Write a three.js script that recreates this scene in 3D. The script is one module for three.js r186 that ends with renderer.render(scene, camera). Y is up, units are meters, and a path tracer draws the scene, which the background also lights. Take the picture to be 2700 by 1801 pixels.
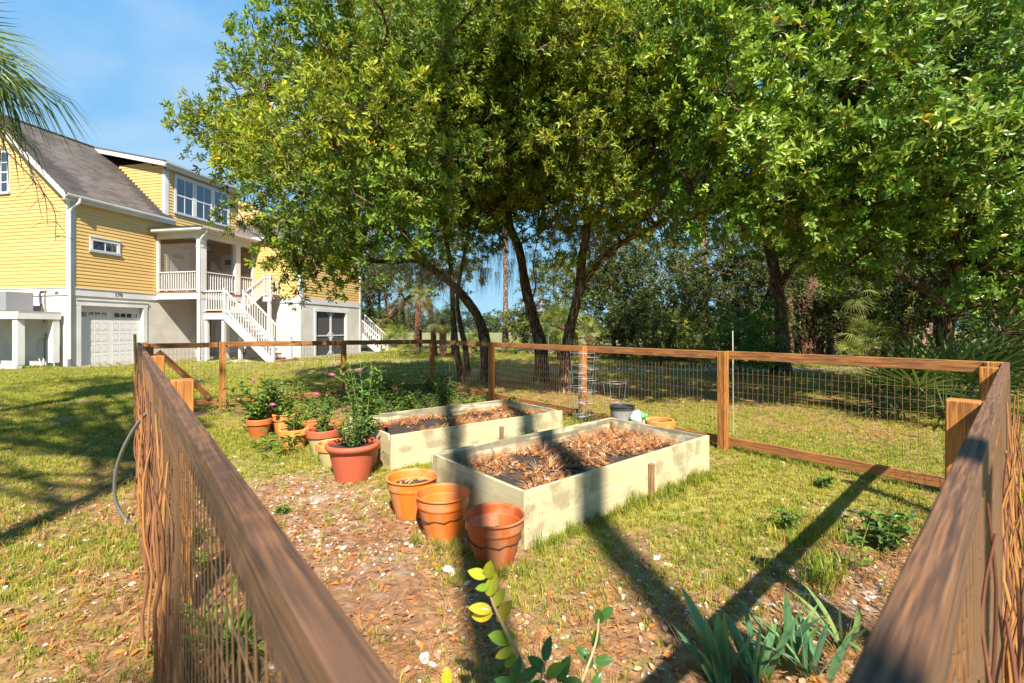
import * as THREE from 'three';
import { mergeGeometries, mergeVertices } from 'three/addons/utils/BufferGeometryUtils.js';
import { RoundedBoxGeometry } from 'three/addons/geometries/RoundedBoxGeometry.js';
import { FontLoader } from 'three/addons/loaders/FontLoader.js';
import { TextGeometry } from 'three/addons/geometries/TextGeometry.js';

// ---------------------------------------------------------------- camera, sky, sun, exposure
const scene = new THREE.Scene();
const CH = 1.33, FPX = 1200, CX = 1350, HY = 866;                 // eye height (m); the lens in photograph pixels
const camera = new THREE.PerspectiveCamera(2 * Math.atan(900.5 / FPX) * 180 / Math.PI, 2700 / 1801, 0.02, 2500);
camera.position.set(0, CH, 0);
camera.lookAt(0, CH, -10);
camera.setViewOffset(2700, 1801, 0, 34.5, 2700, 1801);
camera.focus = 5.0;
camera.userData.fStop = 4.5;
camera.updateProjectionMatrix();

const renderer = new THREE.WebGLRenderer({ antialias: true });
renderer.setSize(1024, 683);
renderer.toneMapping = THREE.LinearToneMapping;
renderer.toneMappingExposure = 2.5;
renderer.shadowMap.enabled = true;

const SUN = new THREE.Vector3(0.123, 0.725, 0.678).normalize();
const sun = new THREE.DirectionalLight(0xfff3e0, 5.0);
sun.position.copy(SUN).multiplyScalar(60).add(new THREE.Vector3(-2, 0, -10));
sun.target.position.set(-2, 0, -10);
sun.castShadow = true; sun.shadow.radius = 1.2; sun.shadow.mapSize.set(4096, 4096);
Object.assign(sun.shadow.camera, { left: -32, right: 32, top: 32, bottom: -32, near: 1, far: 140 });
scene.add(sun, sun.target);

// ---------------------------------------------------------------- seeded chance and noise
function rng(a) { return () => { a |= 0; a = a + 0x6D2B79F5 | 0; let t = Math.imul(a ^ a >>> 15, 1 | a); t = t + Math.imul(t ^ t >>> 7, 61 | t) ^ t; return ((t ^ t >>> 14) >>> 0) / 4294967296; }; }
let R = rng(7);
const rr = (a, b) => a + (b - a) * R();
const pick = (a) => a[Math.floor(R() * a.length)];
const clamp = (x, a = 0, b = 1) => Math.min(b, Math.max(a, x));
const sstep = (a, b, x) => { const t = clamp((x - a) / (b - a)); return t * t * (3 - 2 * t); };
const lerp = (a, b, t) => a + (b - a) * t;
function hash2(x, y, s) { let h = Math.imul(x, 374761393) + Math.imul(y, 668265263) + Math.imul(s, 974634173) | 0; h = Math.imul(h ^ h >>> 13, 1274126177); return ((h ^ h >>> 16) >>> 0) / 4294967296; }
function vnoise(x, y, s = 0, px = 0, py = 0) {                    // value noise, optionally tiling with periods px, py
  let xi = Math.floor(x), yi = Math.floor(y); const fx = x - xi, fy = y - yi;
  const ux = fx * fx * (3 - 2 * fx), uy = fy * fy * (3 - 2 * fy);
  let x1 = xi + 1, y1 = yi + 1;
  if (px) { xi = ((xi % px) + px) % px; x1 = ((x1 % px) + px) % px; }
  if (py) { yi = ((yi % py) + py) % py; y1 = ((y1 % py) + py) % py; }
  return lerp(lerp(hash2(xi, yi, s), hash2(x1, yi, s), ux), lerp(hash2(xi, y1, s), hash2(x1, y1, s), ux), uy);
}
function fbm(x, y, s = 0, oct = 4, px = 0, py = 0) { let a = 0, w = 0.5, t = 0; for (let i = 0; i < oct; i++) { a += w * vnoise(x, y, s + i * 17, px, py); t += w; w *= 0.5; x *= 2; y *= 2; px *= 2; py *= 2; } return a / t; }

// ---------------------------------------------------------------- the sky: clear blue air with thin high cloud
{
  const w = 1024, h = 512, data = new Float32Array(w * h * 4);
  for (let j = 0; j < h; j++) for (let i = 0; i < w; i++) {
    const el = (j + 0.5) / h * Math.PI - Math.PI / 2, az = (i + 0.5) / w * Math.PI * 2;
    const y = Math.sin(el), c = Math.cos(el), dx = Math.cos(az) * c, dz = Math.sin(az) * c;
    const t = clamp(y), k = Math.pow(1 - t, 3.0);
    let r = lerp(0.048, 0.19, k), g = lerp(0.18, 0.33, k), b = lerp(0.37, 0.41, k);
    if (y > 0.02) {
      const u = dx / (y + 0.25), v = dz / (y + 0.25);
      const n = fbm(u * 1.6 + 9 + 0.7 * fbm(u * 2, v * 2, 5), v * 2.6, 3, 6);
      const cl = sstep(0.45, 0.82, n) * 0.42 * sstep(0.02, 0.2, y);
      r = lerp(r, 0.30, cl); g = lerp(g, 0.36, cl); b = lerp(b, 0.41, cl);
    }
    if (y < 0) { const d = sstep(0, -0.25, y); r = lerp(r, 0.16, d); g = lerp(g, 0.17, d); b = lerp(b, 0.12, d); }
    const o = (j * w + i) * 4; data[o] = r; data[o + 1] = g; data[o + 2] = b; data[o + 3] = 1;
  }
  const sky = new THREE.DataTexture(data, w, h, THREE.RGBAFormat, THREE.FloatType);
  sky.mapping = THREE.EquirectangularReflectionMapping; sky.magFilter = sky.minFilter = THREE.LinearFilter; sky.wrapS = THREE.RepeatWrapping; sky.needsUpdate = true;
  scene.background = sky; scene.environment = sky;
}

// ---------------------------------------------------------------- small helpers
const V = (x, y, z) => new THREE.Vector3(x, y, z);
const at = (px, py, Z) => V((px - CX) / FPX * Z, CH - (py - HY) / FPX * Z, -Z);      // a photograph pixel at a distance, as a place
const gnd = (px, py, y = 0) => at(px, py, FPX * (CH - y) / (py - HY));               // a photograph pixel on the ground
const proj = (p) => [CX + FPX * p.x / -p.z, HY + FPX * (CH - p.y) / -p.z];
const smooth3 = sstep;
const groundY = (x, z) => -0.08 * smooth3(8.5, 15, Math.hypot(x, z)) + 0.022 * (fbm(x * 0.9 + 31, z * 0.9, 11, 3) - 0.5) * 2;
const names = new Map();
function numbered(n) { const k = names.get(n) || 0; names.set(n, k + 1); return k ? n + '_' + String(k).padStart(3, '0') : n; }
function shade(o) { o.traverse((c) => { if (c.isMesh) { c.castShadow = true; c.receiveShadow = true; } }); return o; }
function tag(o, label, category, group, kind) { o.userData.label = label; if (category) o.userData.category = category; if (group) o.userData.group = group; if (kind) o.userData.kind = kind; return o; }
function thing(name, label, category, pos = V(0, 0, 0), turn = 0, group) {
  const o = new THREE.Group(); o.name = numbered(name); o.position.copy(pos); o.rotation.y = turn; scene.add(o);
  return tag(o, label, category, group);
}
function part(parent, name, g, m, pos, rot, scl) {
  const o = new THREE.Mesh(g, m); o.name = name; o.castShadow = o.receiveShadow = true;
  if (pos) o.position.copy(pos); if (rot) o.rotation.set(rot[0], rot[1], rot[2]); if (scl) o.scale.copy(scl);
  parent.add(o); return o;
}
function solo(name, g, m, label, category, group, kind) { const o = new THREE.Mesh(g, m); o.name = numbered(name); o.castShadow = o.receiveShadow = true; scene.add(o); return tag(o, label, category, group, kind); }
function sub(parent, name) { const o = new THREE.Group(); o.name = name; parent.add(o); return o; }
function inst(parent, name, g, m, mats, cols) {
  const o = new THREE.InstancedMesh(g, m, mats.length); o.name = name; o.castShadow = o.receiveShadow = true;
  mats.forEach((x, i) => o.setMatrixAt(i, x)); if (cols) cols.forEach((c, i) => o.setColorAt(i, c));
  o.userData.kind = 'stuff'; parent.add(o); return o;
}
const mat4 = (p, q, s) => new THREE.Matrix4().compose(p, q, s.isVector3 ? s : V(s, s, s));
const qUp = V(0, 1, 0);
const quatTo = (dir, spin = 0) => new THREE.Quaternion().setFromUnitVectors(qUp, dir.clone().normalize()).multiply(new THREE.Quaternion().setFromAxisAngle(qUp, spin));
const rgb = (r, g, b) => new THREE.Color().setRGB(r, g, b);

function uvBox(g, L = 0, ou = 0, ov = 0) {                        // uv in metres, u along axis L of the piece
  g = g.index ? g.toNonIndexed() : g; const p = g.attributes.position, uv = new Float32Array(p.count * 2);
  const a = V(), b = V(), c = V(), n = V();
  for (let i = 0; i < p.count; i += 3) {
    a.fromBufferAttribute(p, i); b.fromBufferAttribute(p, i + 1); c.fromBufferAttribute(p, i + 2);
    n.copy(b).sub(a).cross(c.clone().sub(a)); const m = [Math.abs(n.x), Math.abs(n.y), Math.abs(n.z)]; const d = m.indexOf(Math.max(...m));
    const U = d === L ? (L + 1) % 3 : L, W = 3 - d - U;
    for (let k = 0; k < 3; k++) { const v = [a, b, c][k]; uv[(i + k) * 2] = v.getComponent(U) + ou; uv[(i + k) * 2 + 1] = v.getComponent(W) + ov; }
  }
  g.setAttribute('uv', new THREE.BufferAttribute(uv, 2)); return g;
}
const cbox = (w, h, d, c = 0.004, L = 0) => uvBox(new RoundedBoxGeometry(w, h, d, 1, Math.min(c, w / 3, h / 3, d / 3)), L, rr(0, 3), rr(0, 3));
const pbox = (x0, x1, y0, y1, z0, z1, L = 0) => { const g = new THREE.BoxGeometry(x1 - x0, y1 - y0, z1 - z0); g.translate((x0 + x1) / 2, (y0 + y1) / 2, (z0 + z1) / 2); return uvBox(g, L); };
const merge = (l) => mergeGeometries(l.map((g) => { const n = g.index ? g.toNonIndexed() : g; for (const k of Object.keys(n.attributes)) if (!['position', 'normal', 'uv', 'color'].includes(k)) n.deleteAttribute(k); return n; }), false);
function beam(a, b, w, h, c = 0.004) {                            // a squared timber from a to b: w across, h high
  const d = b.clone().sub(a), l = d.length(), g = cbox(l, h, w, c, 0);
  const x = d.normalize(), z = V().crossVectors(x, V(0, 1, 0)).normalize(), y = V().crossVectors(z, x);
  g.applyMatrix4(new THREE.Matrix4().makeBasis(x, y, z).setPosition(a.clone().add(b).multiplyScalar(0.5))); return g;
}
function tube(pts, rad, seg = 8, wob = 0, close = false) {        // a tapering limb; uv in metres
  const n = pts.length, P = [], U = [], I = []; let run = 0, ref = V(0.3, 0.2, 1).normalize();
  for (let i = 0; i < n; i++) {
    const t = pts[Math.min(n - 1, i + 1)].clone().sub(pts[Math.max(0, i - 1)]).normalize();
    const a = V().crossVectors(ref, t).normalize(), b = V().crossVectors(t, a); ref = V().crossVectors(a, t).negate().normalize();
    if (i) run += pts[i].distanceTo(pts[i - 1]); const r = Array.isArray(rad) ? rad[i] : rad;
    for (let k = 0; k <= seg; k++) {
      const th = k / seg * Math.PI * 2, w = wob ? 1 + wob * (vnoise(Math.cos(th) * 1.5 + 5 + i * 0.2, Math.sin(th) * 1.5 + run * 2.2, 3) - 0.5) * 2 : 1;
      const v = pts[i].clone().addScaledVector(a, Math.cos(th) * r * w).addScaledVector(b, Math.sin(th) * r * w);
      P.push(v.x, v.y, v.z); U.push(k / seg * 2 * Math.PI * (Array.isArray(rad) ? rad[0] : rad), run);
    }
  }
  for (let i = 0; i < n - 1; i++) for (let k = 0; k < seg; k++) { const o = i * (seg + 1) + k, q = o + seg + 1; I.push(o, o + 1, q, o + 1, q + 1, q); }
  if (close) for (const e of [0, n - 1]) { const c = P.length / 3; P.push(pts[e].x, pts[e].y, pts[e].z); U.push(0, 0); for (let k = 0; k < seg; k++) { const o = e * (seg + 1) + k; if (e) I.push(c, o, o + 1); else I.push(c, o + 1, o); } }
  const g = new THREE.BufferGeometry(); g.setAttribute('position', new THREE.Float32BufferAttribute(P, 3)); g.setAttribute('uv', new THREE.Float32BufferAttribute(U, 2)); g.setIndex(I); g.computeVertexNormals();
  return g;
}
const curve = (pts, n) => new THREE.CatmullRomCurve3(pts, false, 'centripetal').getPoints(n);
const lathe = (pts, seg = 40) => new THREE.LatheGeometry(pts.map((p) => new THREE.Vector2(p[0], p[1])), seg);
function facets(P, I, C, U) { const g = new THREE.BufferGeometry(); g.setAttribute('position', new THREE.Float32BufferAttribute(P, 3)); if (C) g.setAttribute('color', new THREE.Float32BufferAttribute(C, 3)); g.setAttribute('uv', new THREE.Float32BufferAttribute(U || new Array(P.length / 3 * 2).fill(0), 2)); g.setIndex(I); g.computeVertexNormals(); return g; }

// ---------------------------------------------------------------- textures
function tex(w, h, f, srgb = true, rep) {
  const d = new Uint8Array(w * h * 4);
  for (let j = 0; j < h; j++) for (let i = 0; i < w; i++) { const c = f(i / w, j / h), o = (j * w + i) * 4; for (let k = 0; k < 3; k++) d[o + k] = clamp(c[k]) * 255; d[o + 3] = 255; }
  const t = new THREE.DataTexture(d, w, h); t.wrapS = t.wrapT = THREE.RepeatWrapping; t.magFilter = THREE.LinearFilter; t.minFilter = THREE.LinearMipmapLinearFilter; t.generateMipmaps = true;
  if (srgb) t.colorSpace = THREE.SRGBColorSpace; if (rep) t.repeat.set(rep[0], rep[1]); t.needsUpdate = true; return t;
}
const grey = (v) => [v, v, v];
const mixc = (a, b, t) => [lerp(a[0], b[0], t), lerp(a[1], b[1], t), lerp(a[2], b[2], t)];
const woodGrain = (u, v, s) => { const wv = fbm(u * 3, v * 6, s, 3, 3, 6) * 0.6; return 0.55 * fbm(u * 4, (v + wv * 0.06) * 48, s + 1, 3, 4, 48) + 0.45 * fbm(u * 10, v * 120, s + 4, 2, 10, 120); };
function woodMat(a, b, c, s, rough = 0.75) {
  const map = tex(512, 512, (u, v) => { const g = woodGrain(u, v, s), k = fbm(u * 3, v * 4, s + 9, 3, 3, 4), ch = sstep(0.62, 0.72, fbm(u * 2, v * 90, s + 20, 2, 2, 90)); return mixc(mixc(mixc(a, b, sstep(0.3, 0.7, g)), c, sstep(0.45, 0.75, k) * 0.7), a.map((x) => x * 0.45), ch * 0.4); }, true, [1.7, 2.6]);
  const bump = tex(512, 512, (u, v) => grey(woodGrain(u, v, s) * 0.8 + 0.2 * fbm(u * 2, v * 90, s + 20, 2, 2, 90)), false, [1.7, 2.6]);
  return new THREE.MeshStandardMaterial({ map, bumpMap: bump, bumpScale: 0.0025, roughness: rough });
}
const plain = (r, g, b, rough = 0.8, extra = {}) => new THREE.MeshStandardMaterial({ color: rgb(r, g, b), roughness: rough, ...extra });
const stuccoBump = tex(512, 512, (u, v) => grey(fbm(u * 60, v * 60, 2, 3, 60, 60)), false, [1, 1]);
const speckle = tex(512, 512, (u, v) => grey(0.72 + 0.28 * fbm(u * 24, v * 24, 41, 5, 24, 24)), true, [0.8, 0.8]);
const blotch = tex(512, 512, (u, v) => grey(0.94 + 0.06 * sstep(0.3, 0.7, fbm(u * 5, v * 5, 51, 5, 5, 5))), true, [0.35, 0.35]);
const M = {
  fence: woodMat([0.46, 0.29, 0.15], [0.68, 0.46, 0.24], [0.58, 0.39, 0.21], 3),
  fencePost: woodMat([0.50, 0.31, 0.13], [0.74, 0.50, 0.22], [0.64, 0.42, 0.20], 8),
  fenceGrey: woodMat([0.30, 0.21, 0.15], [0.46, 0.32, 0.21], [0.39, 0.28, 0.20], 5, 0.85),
  stake: woodMat([0.42, 0.31, 0.22], [0.62, 0.47, 0.33], [0.55, 0.47, 0.38], 12, 0.85),
  tread: woodMat([0.46, 0.28, 0.17], [0.66, 0.42, 0.26], [0.60, 0.42, 0.30], 15),
  stucco: plain(0.56, 0.53, 0.48, 0.95, { bumpMap: stuccoBump, bumpScale: 0.006, map: blotch }),
  white: plain(0.60, 0.60, 0.59, 0.5, { map: blotch }),
  whiteDoor: plain(0.58, 0.58, 0.57, 0.45),
  sill: plain(0.34, 0.40, 0.48, 0.6),
  metalDark: plain(0.03, 0.03, 0.035, 0.5),
  soil: plain(0.035, 0.024, 0.018, 0.95, { bumpMap: speckle, bumpScale: 0.02 }),
  wire: plain(0.20, 0.115, 0.065, 0.6, { metalness: 0.35 }),
  wireZinc: plain(0.42, 0.43, 0.44, 0.45, { metalness: 0.6 }),
  glass: new THREE.MeshPhysicalMaterial({ color: rgb(0.015, 0.02, 0.026), roughness: 0.04, clearcoat: 1, clearcoatRoughness: 0.02, specularIntensity: 1, ior: 1.9 }),
  screen: new THREE.MeshPhysicalMaterial({ color: rgb(0.09, 0.085, 0.08), roughness: 0.8, transparent: true, opacity: 0.24, side: THREE.DoubleSide }),
  screenDark: new THREE.MeshPhysicalMaterial({ color: rgb(0.07, 0.07, 0.072), roughness: 0.75, transparent: true, opacity: 0.8, side: THREE.DoubleSide }),
  siding: [plain(0.56, 0.375, 0.135, 0.6), plain(0.545, 0.36, 0.125, 0.6), plain(0.575, 0.39, 0.145, 0.6)],
};
function barkMat(a, b, c, s, ru = 2.2, rv = 0.9, lich = 0.3) {
  const rid = (u, v) => Math.abs(fbm(u * 9 + 0.5 * vnoise(u * 6, v * 9, s + 3, 6, 9), v * 7, s, 4, 9, 7) - 0.5) * 2;
  const map = tex(512, 512, (u, v) => { const k = sstep(0.05, 0.42, rid(u, v)), l = sstep(0.6, 0.75, fbm(u * 7, v * 5, s + 31, 4, 7, 5)) * lich; return mixc(mixc(a, b, k), c, l); }, true, [ru, rv]);
  const bump = tex(512, 512, (u, v) => grey(Math.sqrt(sstep(0, 0.5, rid(u, v)))), false, [ru, rv]);
  return new THREE.MeshStandardMaterial({ map, bumpMap: bump, bumpScale: 0.03, roughness: 0.92 });
}
M.bark = barkMat([0.25, 0.18, 0.125], [0.56, 0.45, 0.34], [0.66, 0.63, 0.54], 5, 2.2, 0.9, 0.8);
M.pineBark = barkMat([0.34, 0.25, 0.21], [0.66, 0.56, 0.49], [0.70, 0.65, 0.60], 61, 1.6, 0.8, 0.5);
M.palmBark = barkMat([0.28, 0.17, 0.12], [0.58, 0.42, 0.32], [0.46, 0.36, 0.29], 77, 1.5, 1.5, 0.5);
M.twig = plain(0.13, 0.095, 0.065, 0.9);
const leafMat = (o = {}) => new THREE.MeshPhysicalMaterial({ color: 0xffffff, vertexColors: true, roughness: 0.85, specularIntensity: 0.35, transmission: 0.42, thickness: 0, clearcoat: 0.22, clearcoatRoughness: 0.3, side: THREE.DoubleSide, ...o });
M.leaf = leafMat(); M.leafGloss = leafMat({ clearcoat: 0.6, clearcoatRoughness: 0.28, transmission: 0.3 }); M.blade = leafMat({ clearcoat: 0.1, transmission: 0.35 });
M.dry = leafMat({ clearcoat: 0, transmission: 0.1, roughness: 0.95 });
// ---------------------------------------------------------------- the ground
const FD = [0.056, 0.163], FC = [-5.6, 6.86], FA = [-1.72, 10.02], FB = [3.64, 3.38];     // the garden's corners: x, distance ahead
const side = (p, q, x, z) => { const dx = q[0] - p[0], dz = q[1] - p[1], l = Math.hypot(dx, dz); return ((x - p[0]) * dz - (z - p[1]) * dx) / l; };
const dLeft = (x, Z) => side(FD, FC, x, Z);                 // > 0 on the garden side of the left fence
const dRight = (x, Z) => -side(FD, FB, x, Z);
const inGarden = (x, Z) => dLeft(x, Z) > 0 && dRight(x, Z) > 0 && abIn(x, Z) > 0 && side(FC, FA, x, Z) > 0;
const abIn = (x, Z) => side(FA, FB, x, Z);
const blob = (x, Z, cx, cz, r, s = 0.5) => 1 - sstep(r * (1 - s), r * (1 + s), Math.hypot(x - cx, Z - cz));
const HTH = 11.8 * Math.PI / 180, HU = [Math.sin(HTH), Math.cos(HTH)], HN = [Math.cos(HTH), -Math.sin(HTH)], H0 = [-16.31, 16.8];
const hq = (x, Z) => (x - H0[0]) * HN[0] + (Z - H0[1]) * HN[1], hs = (x, Z) => (x - H0[0]) * HU[0] + (Z - H0[1]) * HU[1];
const BED1 = { p: [0.069, 2.77], u: [1.753, 1.46], v: [-0.705, 0.84] }, BED2 = { p: [-1.141, 4.27], u: [1.75, 1.30], v: [-0.70, 0.87] };
function inBed(b, x, Z, m = 0) { const ul = Math.hypot(...b.u), vl = Math.hypot(...b.v), dx = x - b.p[0], dz = Z - b.p[1]; const a = (dx * b.u[0] + dz * b.u[1]) / ul, c = (dx * b.v[0] + dz * b.v[1]) / vl; return a > -m && a < ul + m && c > -m && c < vl + m; }
function zones(x, Z) {                                         // what covers the ground: grass, leaf litter and pine straw, shell grit, gravel
  const n1 = fbm(x * 1.1 + 7, Z * 1.1, 21, 4), n2 = fbm(x * 2.7, Z * 2.7 + 3, 22, 3), n3 = fbm(x * 0.35, Z * 0.35, 23, 3);
  const r = Math.hypot(x, Z);
  let grass, litter, shell = 0, gravel = 0;
  if (inGarden(x, Z)) {
    const bare = Math.max(blob(x, Z, -1.75, 3.45, 0.75), blob(x, Z, -1.15, 2.85, 0.75), 0.8 * blob(x, Z, -0.5, 2.2, 0.5), 0.85 * blob(x, Z, -1.9, 8.3, 1.5), 0.7 * blob(x, Z, 0.0, 7.2, 1.0));
    const mulch = Math.max((1 - sstep(0.6, 1.15, dRight(x, Z))) * (1 - sstep(2.6, 3.6, Z)), blob(x, Z, 0.6, 1.6, 0.8), 0.7 * blob(x, Z, -0.1, 1.9, 0.5), (1 - sstep(0.15, 0.5, dLeft(x, Z))) * 0.9);
    grass = sstep(0.33, 0.56, n1 * 0.6 + n2 * 0.4 + 0.13 * blob(x, Z, 1.6, 3.4, 1.0) + 0.16 * blob(x, Z, -3.2, 5.0, 1.2)) * (1 - 0.93 * bare) * (1 - 0.9 * mulch);
    litter = clamp(0.35 + 0.65 * mulch + 0.6 * bare * (n2 > 0.4 ? 1 : 0.4) + 0.4 * (n1 - 0.5));
    shell = clamp(1.0 * blob(x, Z, -1.75, 3.45, 0.7) + 0.75 * blob(x, Z, -1.15, 2.9, 0.6) + 0.7 * blob(x, Z, 1.42, 2.5, 0.35) + 0.8 * blob(x, Z, 2.3, 3.25, 0.25) + 0.7 * blob(x, Z, 1.7, 2.25, 0.4) + 0.25 * blob(x, Z, -0.3, 2.0, 0.9) + 0.5 * blob(x, Z, -2.6, 4.4, 0.8) + 0.25 * blob(x, Z, 0.9, 1.75, 0.8));
  } else {
    const nearLeft = x < 0 && dLeft(x, Z) < 0 ? (1 - sstep(0.2, 1.5, -dLeft(x, Z))) * (1 - sstep(3, 7, Z)) : 0;
    const under = Math.max(blob(x, Z, 0.3, 10.5, 3.6), blob(x, Z, 4.5, 9.5, 2.6), 0.9 * blob(x, Z, 7.5, 14, 5), 0.8 * blob(x, Z, 4.5, 6.3, 1.2), 0.8 * blob(x, Z, 2, 15.5, 2));
    grass = sstep(0.28, 0.55, n1 * 0.55 + n2 * 0.3 + 0.14) * (1 - 0.8 * nearLeft * sstep(0.42, 0.6, n1 + 0.05)) * (1 - 0.8 * under * sstep(0.3, 0.55, n2 + 0.1));
    litter = clamp(0.22 + nearLeft * 0.8 + under * 0.75);
    shell = 0.7 * blob(x, Z, -4.8, 5.6, 0.5) + 0.15 * nearLeft;
    const drive = Math.exp(-Math.pow((Z - 15.2 - 0.06 * x) / 0.55, 2)) * sstep(-12, -7, x) * 0.75 + 0.55 * Math.exp(-Math.pow((Z - 19.6 - 0.05 * x) / 0.9, 2)) * sstep(-12, -8, x);
    const q = hq(x, Z), s = hs(x, Z); let ap = 0;
    if (s > -1.2 && s < 14) ap = (1 - sstep(1.2, 2.2, q - (s > 6 ? 5 : s > 3 ? 3.4 : 0))) * sstep(-1.2, -0.2, s); if (q < 0) ap = Math.max(0, 1 - sstep(0.1, 0.35, -s)) * (s < 0 ? 1 : 1);
    const path = Math.exp(-Math.pow((s + 2.1 - 0.12 * q) / 0.16, 2)) * (q < 2.0 ? 1 : 0) * 0.9;
    gravel = clamp(drive * (0.6 + 0.8 * (n2 - 0.3)) + ap * (0.75 + 0.5 * (n2 - 0.4)) + path);
    grass *= 1 - 0.9 * clamp(gravel);
    if (r > 24 && x > 3) { grass *= 0.3; litter = 0.8; }
  }
  return { grass, litter, shell, gravel, n1, n2, n3 };
}
function groundColor(x, Z) {
  const z = zones(x, Z);
  let c = mixc([0.10, 0.06, 0.036], [0.25, 0.145, 0.075], fbm(x * 7, Z * 7, 31, 3));
  c = mixc(c, mixc([0.17, 0.07, 0.03], [0.34, 0.17, 0.075], fbm(x * 13, Z * 13, 33, 3)), z.litter * 0.75);
  c = mixc(c, mixc([0.17, 0.18, 0.02], [0.33, 0.30, 0.06], fbm(x * 3, Z * 3, 35, 4)), z.grass * 0.85);
  c = mixc(c, mixc([0.30, 0.26, 0.21], [0.52, 0.48, 0.42], fbm(x * 9, Z * 9, 37, 3)), clamp(z.gravel + z.shell * 0.35 * sstep(0.45, 0.6, fbm(x * 22, Z * 22, 39, 2))));
  return c;
}
const toS = (c) => c.map((v) => v <= 0.0031308 ? v * 12.92 : 1.055 * Math.pow(v, 1 / 2.4) - 0.055);
const GX0 = -13, GX1 = 11, GZ0 = -3, GZ1 = 21;
{
  const map = tex(1400, 1400, (u, v) => { const x = lerp(GX0, GX1, u), Z = lerp(GZ0, GZ1, v); const g = 0.72 + 0.56 * fbm(x * 40, Z * 40, 44, 2); return toS(groundColor(x, Z).map((k) => k * g)); });
  map.wrapS = map.wrapT = THREE.ClampToEdgeWrapping;
  const bump = tex(512, 512, (u, v) => grey(fbm(u * 30, v * 30, 45, 4, 30, 30)), false, [16, 16]);
  const n = 150, P = [], U = [], I = [];
  for (let j = 0; j <= n; j++) for (let i = 0; i <= n; i++) { const x = lerp(GX0, GX1, i / n), Z = lerp(GZ0, GZ1, j / n); P.push(x, groundY(x, -Z), -Z); U.push(i / n, j / n); }
  for (let j = 0; j < n; j++) for (let i = 0; i < n; i++) { const o = j * (n + 1) + i; I.push(o, o + 1, o + n + 1, o + 1, o + n + 2, o + n + 1); }
  solo('ground', facets(P, I, null, U), new THREE.MeshStandardMaterial({ map, bumpMap: bump, bumpScale: 0.03, roughness: 0.97 }), 'sandy garden ground with leaf litter, shell grit and worn grass', 'ground', null, 'structure');
}
{
  const n = 120, P = [], U = [], I = [], C = [], b = 0.06, a = 0.6, f = (i) => Math.sign(i) * a * (Math.exp(b * Math.abs(i)) - 1);
  for (let j = -n; j <= n; j++) for (let i = -n; i <= n; i++) {
    const x = f(i) - 1, Z = f(j) + 9, ins = Math.min(x - GX0, GX1 - x, Z - GZ0, GZ1 - Z), r = Math.hypot(x, Z);
    let c = r < 45 ? groundColor(x, Z) : mixc([0.20, 0.20, 0.06], [0.32, 0.29, 0.10], fbm(x * 0.1, Z * 0.3, 61, 3));
    if (r > 34) c = mixc(c, mixc([0.24, 0.235, 0.07], [0.34, 0.31, 0.11], fbm(x * 0.1, Z * 0.4, 61, 3)), sstep(34, 44, r));
    P.push(x, (ins > 0.6 ? groundY(x, -Z) - 0.12 : ins > 0 ? groundY(x, -Z) - 0.12 * ins / 0.6 - 0.004 : groundY(x, -Z)) - (r > 200 ? (r - 200) * 0.0004 : 0), -Z); U.push(x / 2, Z / 2); C.push(...c);
  }
  const w = 2 * n + 1; for (let j = 0; j < w - 1; j++) for (let i = 0; i < w - 1; i++) { const o = j * w + i; I.push(o, o + 1, o + w, o + 1, o + w + 1, o + w); }
  const detail = tex(512, 512, (u, v) => grey(0.6 + 0.4 * fbm(u * 20, v * 20, 71, 5, 20, 20)), true);
  solo('lawn', facets(P, I, C, U), new THREE.MeshStandardMaterial({ vertexColors: true, map: detail, roughness: 1 }), 'wide worn lawn running out to the pale marsh behind the trees', 'lawn', null, 'structure');
}
// ---------------------------------------------------------------- grass, litter, shells
function bladeTuft(n, h, spread, w) {
  const P = [], I = [], C = [];
  for (let k = 0; k < n; k++) {
    const a = R() * 6.283, d = R() * spread * 0.4, hh = h * rr(0.5, 1), lean = rr(0.15, 0.9), bx = Math.cos(R() * 6.283) * d, bz = Math.sin(R() * 6.283) * d, ux = Math.cos(a), uz = Math.sin(a), px = -uz * w, pz = ux * w, c = rr(0.75, 1.15), o = P.length / 3;
    const m = hh * 0.55, l1 = lean * hh * 0.35, l2 = lean * hh * 0.95;
    P.push(bx - px, 0, bz - pz, bx + px, 0, bz + pz, bx + ux * l1 - px * 0.8, m, bz + uz * l1 - pz * 0.8, bx + ux * l1 + px * 0.8, m, bz + uz * l1 + pz * 0.8, bx + ux * l2, hh * (1 - lean * 0.25), bz + uz * l2);
    I.push(o, o + 1, o + 2, o + 1, o + 3, o + 2, o + 2, o + 3, o + 4); for (let q = 0; q < 5; q++) C.push(c, c, c * 0.9);
  }
  return facets(P, I, C);
}
const grassPal = [rgb(0.18, 0.25, 0.018), rgb(0.24, 0.29, 0.022), rgb(0.32, 0.33, 0.03), rgb(0.40, 0.37, 0.06), rgb(0.14, 0.23, 0.02), rgb(0.46, 0.38, 0.13)];
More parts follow.
